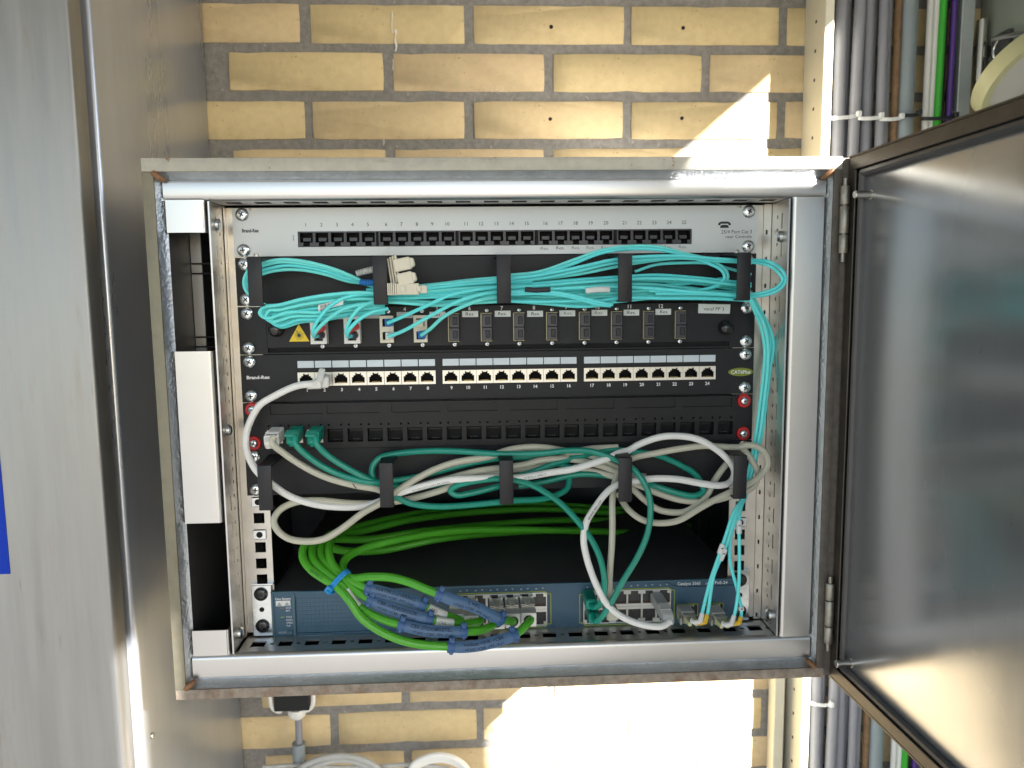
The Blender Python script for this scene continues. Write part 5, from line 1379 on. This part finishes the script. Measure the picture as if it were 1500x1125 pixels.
tag(b.build("conduit", base=(807, 332, -1499)), "thick blue-grey plastic conduit right of the brown cable", "conduit")
vert_cable("white_cable", 838.5, 334, 4.6, "white_plastic", "left one of two white cables beside the bright green cable", sway=1.2)
vert_cable("white_cable", 847.5, 336, 4.6, "white_plastic", "right one of two white cables, touching the bright green cable", sway=1.2)
vert_cable("green_cable", 855, 331, 4.8, "bright_green", "bright green vertical cable beside the two white cables", sway=1.0)
vert_cable("dark_cable", 863.5, 340, 3.8, "dark_cable", "dark brown vertical cable between green and purple cables", sway=1.0)
vert_cable("purple_cable", 869.5, 330, 3.9, "purple", "purple vertical cable at the upper right", sway=1.0)
vert_cable("dark_green_cable", 875.5, 343, 3.0, "dark_green", "dark green vertical cable right of the purple cable", sway=1.0)
b = MB("rail_steel"); b.box(881, 899, 330, 359.5, -1499, 690, bevel=0.8)
tag(b.build("cable_rail", base=(890, 330, -1499)), "blue-grey steel cable rail right of the purple cable", "cable rail")
# ties round the cables
def tie(x0, x1, y, z0, z1, m_, label, zoff=0.0):
    b = MB(m_)
    cx, hx = (x0 + x1) / 2, (x1 - x0) / 2
    pts = [(cx - hx * math.cos(a), y - 10 * math.sin(a) ** 0.6, z0 + (z1 - z0) * (1 - math.cos(a)) / 2 - 3 * math.sin(a)) for a in [math.pi * i / 12 for i in range(13)]]
    for s in (-1.5, 0, 1.5): b.tube([(p[0], p[1], p[2] + s) for p in pts], 1.0, 6)
    b.box(x1 - 5.5, x1 + 0.5, y - 13, y - 6.5, z1 - 3.6, z1 + 3.4, bevel=0.8)
    return tag(b.build("cable_tie", base=(cx, y, z0)), label, "cable tie")
tie(692, 737, 322, 152, 156, "tie_white", "white cable tie on the grey cables next to the cream rail")
tie(737.5, 768, 322, 152, 154, "tie_white", "white cable tie on the middle grey cables above the door")
tie(768.5, 796, 322, 151, 153, "tie_white", "white cable tie at the brown cable above the door")
tie(796.5, 820, 322, 156, 158, "ink", "black cable tie round the blue-grey conduit")
tie(828, 872, 324, 152, 155, "ink", "black cable tie round the white and green cables")
tie(692, 731, 322, -674, -680, "tie_white", "white cable tie on the grey cables below the enclosure")

rc = thing("utility_cabinet", (1300, 180, -1500), "grey-green painted cabinet side at the upper right edge", "cabinet")
b = MB("grey_green_paint"); b.box(925, 1700, 20, 359, -1499, 690, bevel=3, seg=2); b.box(921, 925.2, 60, 264, -1400, 650, bevel=1)
b.build("body", rc)
b = MB("stud_steel"); b.cyl((912, 334, 196), (912, 334, 284), 6.8, 18); b.box(912, 926, 326, 342, 234, 248); b.build("bar_handle", rc)
b = MB("interior_dark", "zinc"); b.box(918, 925, 288, 322, 200, 258, bevel=1.0); b.tube(spline([(914, 300, 250), (910, 305, 236), (912, 302, 222), (916, 298, 214)], 5), 1.6, 8, "zinc"); b.build("latch_bracket", rc)
b = MB("stud_steel"); b.cyl((914, 312, 252), (905, 190, 226), 3.6, 14); b.build("hook_rod", rc)
# roll of tape hanging on the rod
tr = thing("tape_roll", (898, 270, 160), "roll of pale yellow tape hanging above the open door", "tape roll")
ctr = Vector((904, 240, 186)); vw = Vector((0.56, 0.79, 0.22)).normalized(); rt = vw.cross(Vector((0, 0, 1))).normalized(); ax = (rt * 0.62 - rt.cross(vw) * 0.62 - vw * 0.48).normalized()
def hoop(ri, ro, w, m_, name):
    b = MB(m_)
    u = ax.orthogonal().normalized(); w2 = ax.cross(u); n = 40
    R = [b.ring(ctr + ax * d, u, w2, r, n) for r, d in ((ri, -w), (ro, -w), (ro, w), (ri, w))]
    for A, B in zip(R, R[1:] + R[:1]):
        for i in range(n): b.face([A[i], A[(i + 1) % n], B[(i + 1) % n], B[i]], 0)
    b.build(name, tr)
hoop(49, 60, 10, "tape_yellow", "tape"); hoop(1.0, 48.9, 5.0, "tape_core", "core")

# ------------------------------------------------------------------ junction box, gland and cable coils below the enclosure
jb = thing("junction_box", (-52, 345, -668), "black box in a white bracket on the wall below the enclosure", "junction box")
b = MB("black_plastic"); b.box(-79, -29, 326, 358, -667.5, -560, bevel=1.0); b.build("box_body", jb)
b = MB("white_plastic")
for s, x in ((1, -84), (-1, -24)):
    b.tube(spline([(x, 330, -560), (x, 330, -655), (x + s * 2.5, 330, -664), (x + s * 9, 330, -668.5), (x + s * 15, 330, -668.5)], 5), 3.2, 10)
b.build("bracket", jb)
b = MB("white_plastic"); b.lathe((-49, 336, -667.6), (0, 0, -1), [(0, 13), (8, 13), (12, 11.5), (15.5, 7.5)], 20); b.build("gland", jb)
b = MB("grey_pvc"); b.cyl((-47.5, 336, -683), (-48.5, 336, -735), 5.0, 14)
tag(b.build("grey_cable", base=(-48, 336, -735)), "short grey cable below the white gland of the black box", "cable")
b = MB("grey_conduit"); b.lathe((-49, 336, -722), (0, 0, -1), [(0, 9.2), (0, 9.2), (40, 9.2), (300, 9.2)], 18)
tag(b.build("conduit_sleeve", base=(-49, 336, -1020)), "grey conduit sleeve under the short grey cable", "conduit")
for i in range(3):
    cable("coiled_cable", [(-58.6,318,-764.2),(-38,316,-744.9),(-13.5,316,-734.5),(15.6,316,-731.6),(44.5,316,-738.1),(65.4,316,-751.5),(78.5,316,-771),(83.2,316,-811.4)] if i == 0 else ([(-55.2,322,-773.3),(-34.5,320,-754),(-9.8,320,-743.5),(14.6,320,-740.4),(41.6,320,-746.8),(60.7,320,-760.3),(71.8,320,-781.9),(74.4,320,-824.6)] if i == 1 else [(-98.8,326,-751),(-45.4,326,-750.1),(13,326,-755.8),(71.9,326,-756.3),(121.2,326,-756.3),(170.5,326,-764.9)]), 4.2 if i < 2 else 3.0, "grey_plastic",
          ["upper shiny grey cable arching at the bottom edge", "lower grey cable arching just inside the upper one", "thin straight grey cable across the bottom edge"][i], "cable")
for i in range(3):
    p = [(109.1,320,-783.6),(116,318,-753),(133.9,318,-741.1),(156.6,318,-737.9),(179.1,318,-745.2),(194.5,318,-760.6),(200,318,-786.3)]
    cable("white_coil", [(x, y + 3 * i, z - 5.5 * i) for x, y, z in p], 4.2, "white_cable", ["outer white cable of the coil at the bottom edge", "middle white cable of the coil at the bottom edge", "inner white cable of the coil at the bottom edge"][i], "cable", "white coil below the enclosure")
for i, (x, y) in enumerate(((-22, 60), (-18, 66), (-27, 70))):
    cable("inner_cable", [(x, y, -20), (x + 3, y, -60), (x + 1, y, -100), (x - 6, y + 4, -160)], 2.4, "grey_plastic", "%s grey cable inside the enclosure behind the upper left cut-out" % ("middle", "rightmost", "leftmost")[i], "cable", "cables behind the left cut-out")
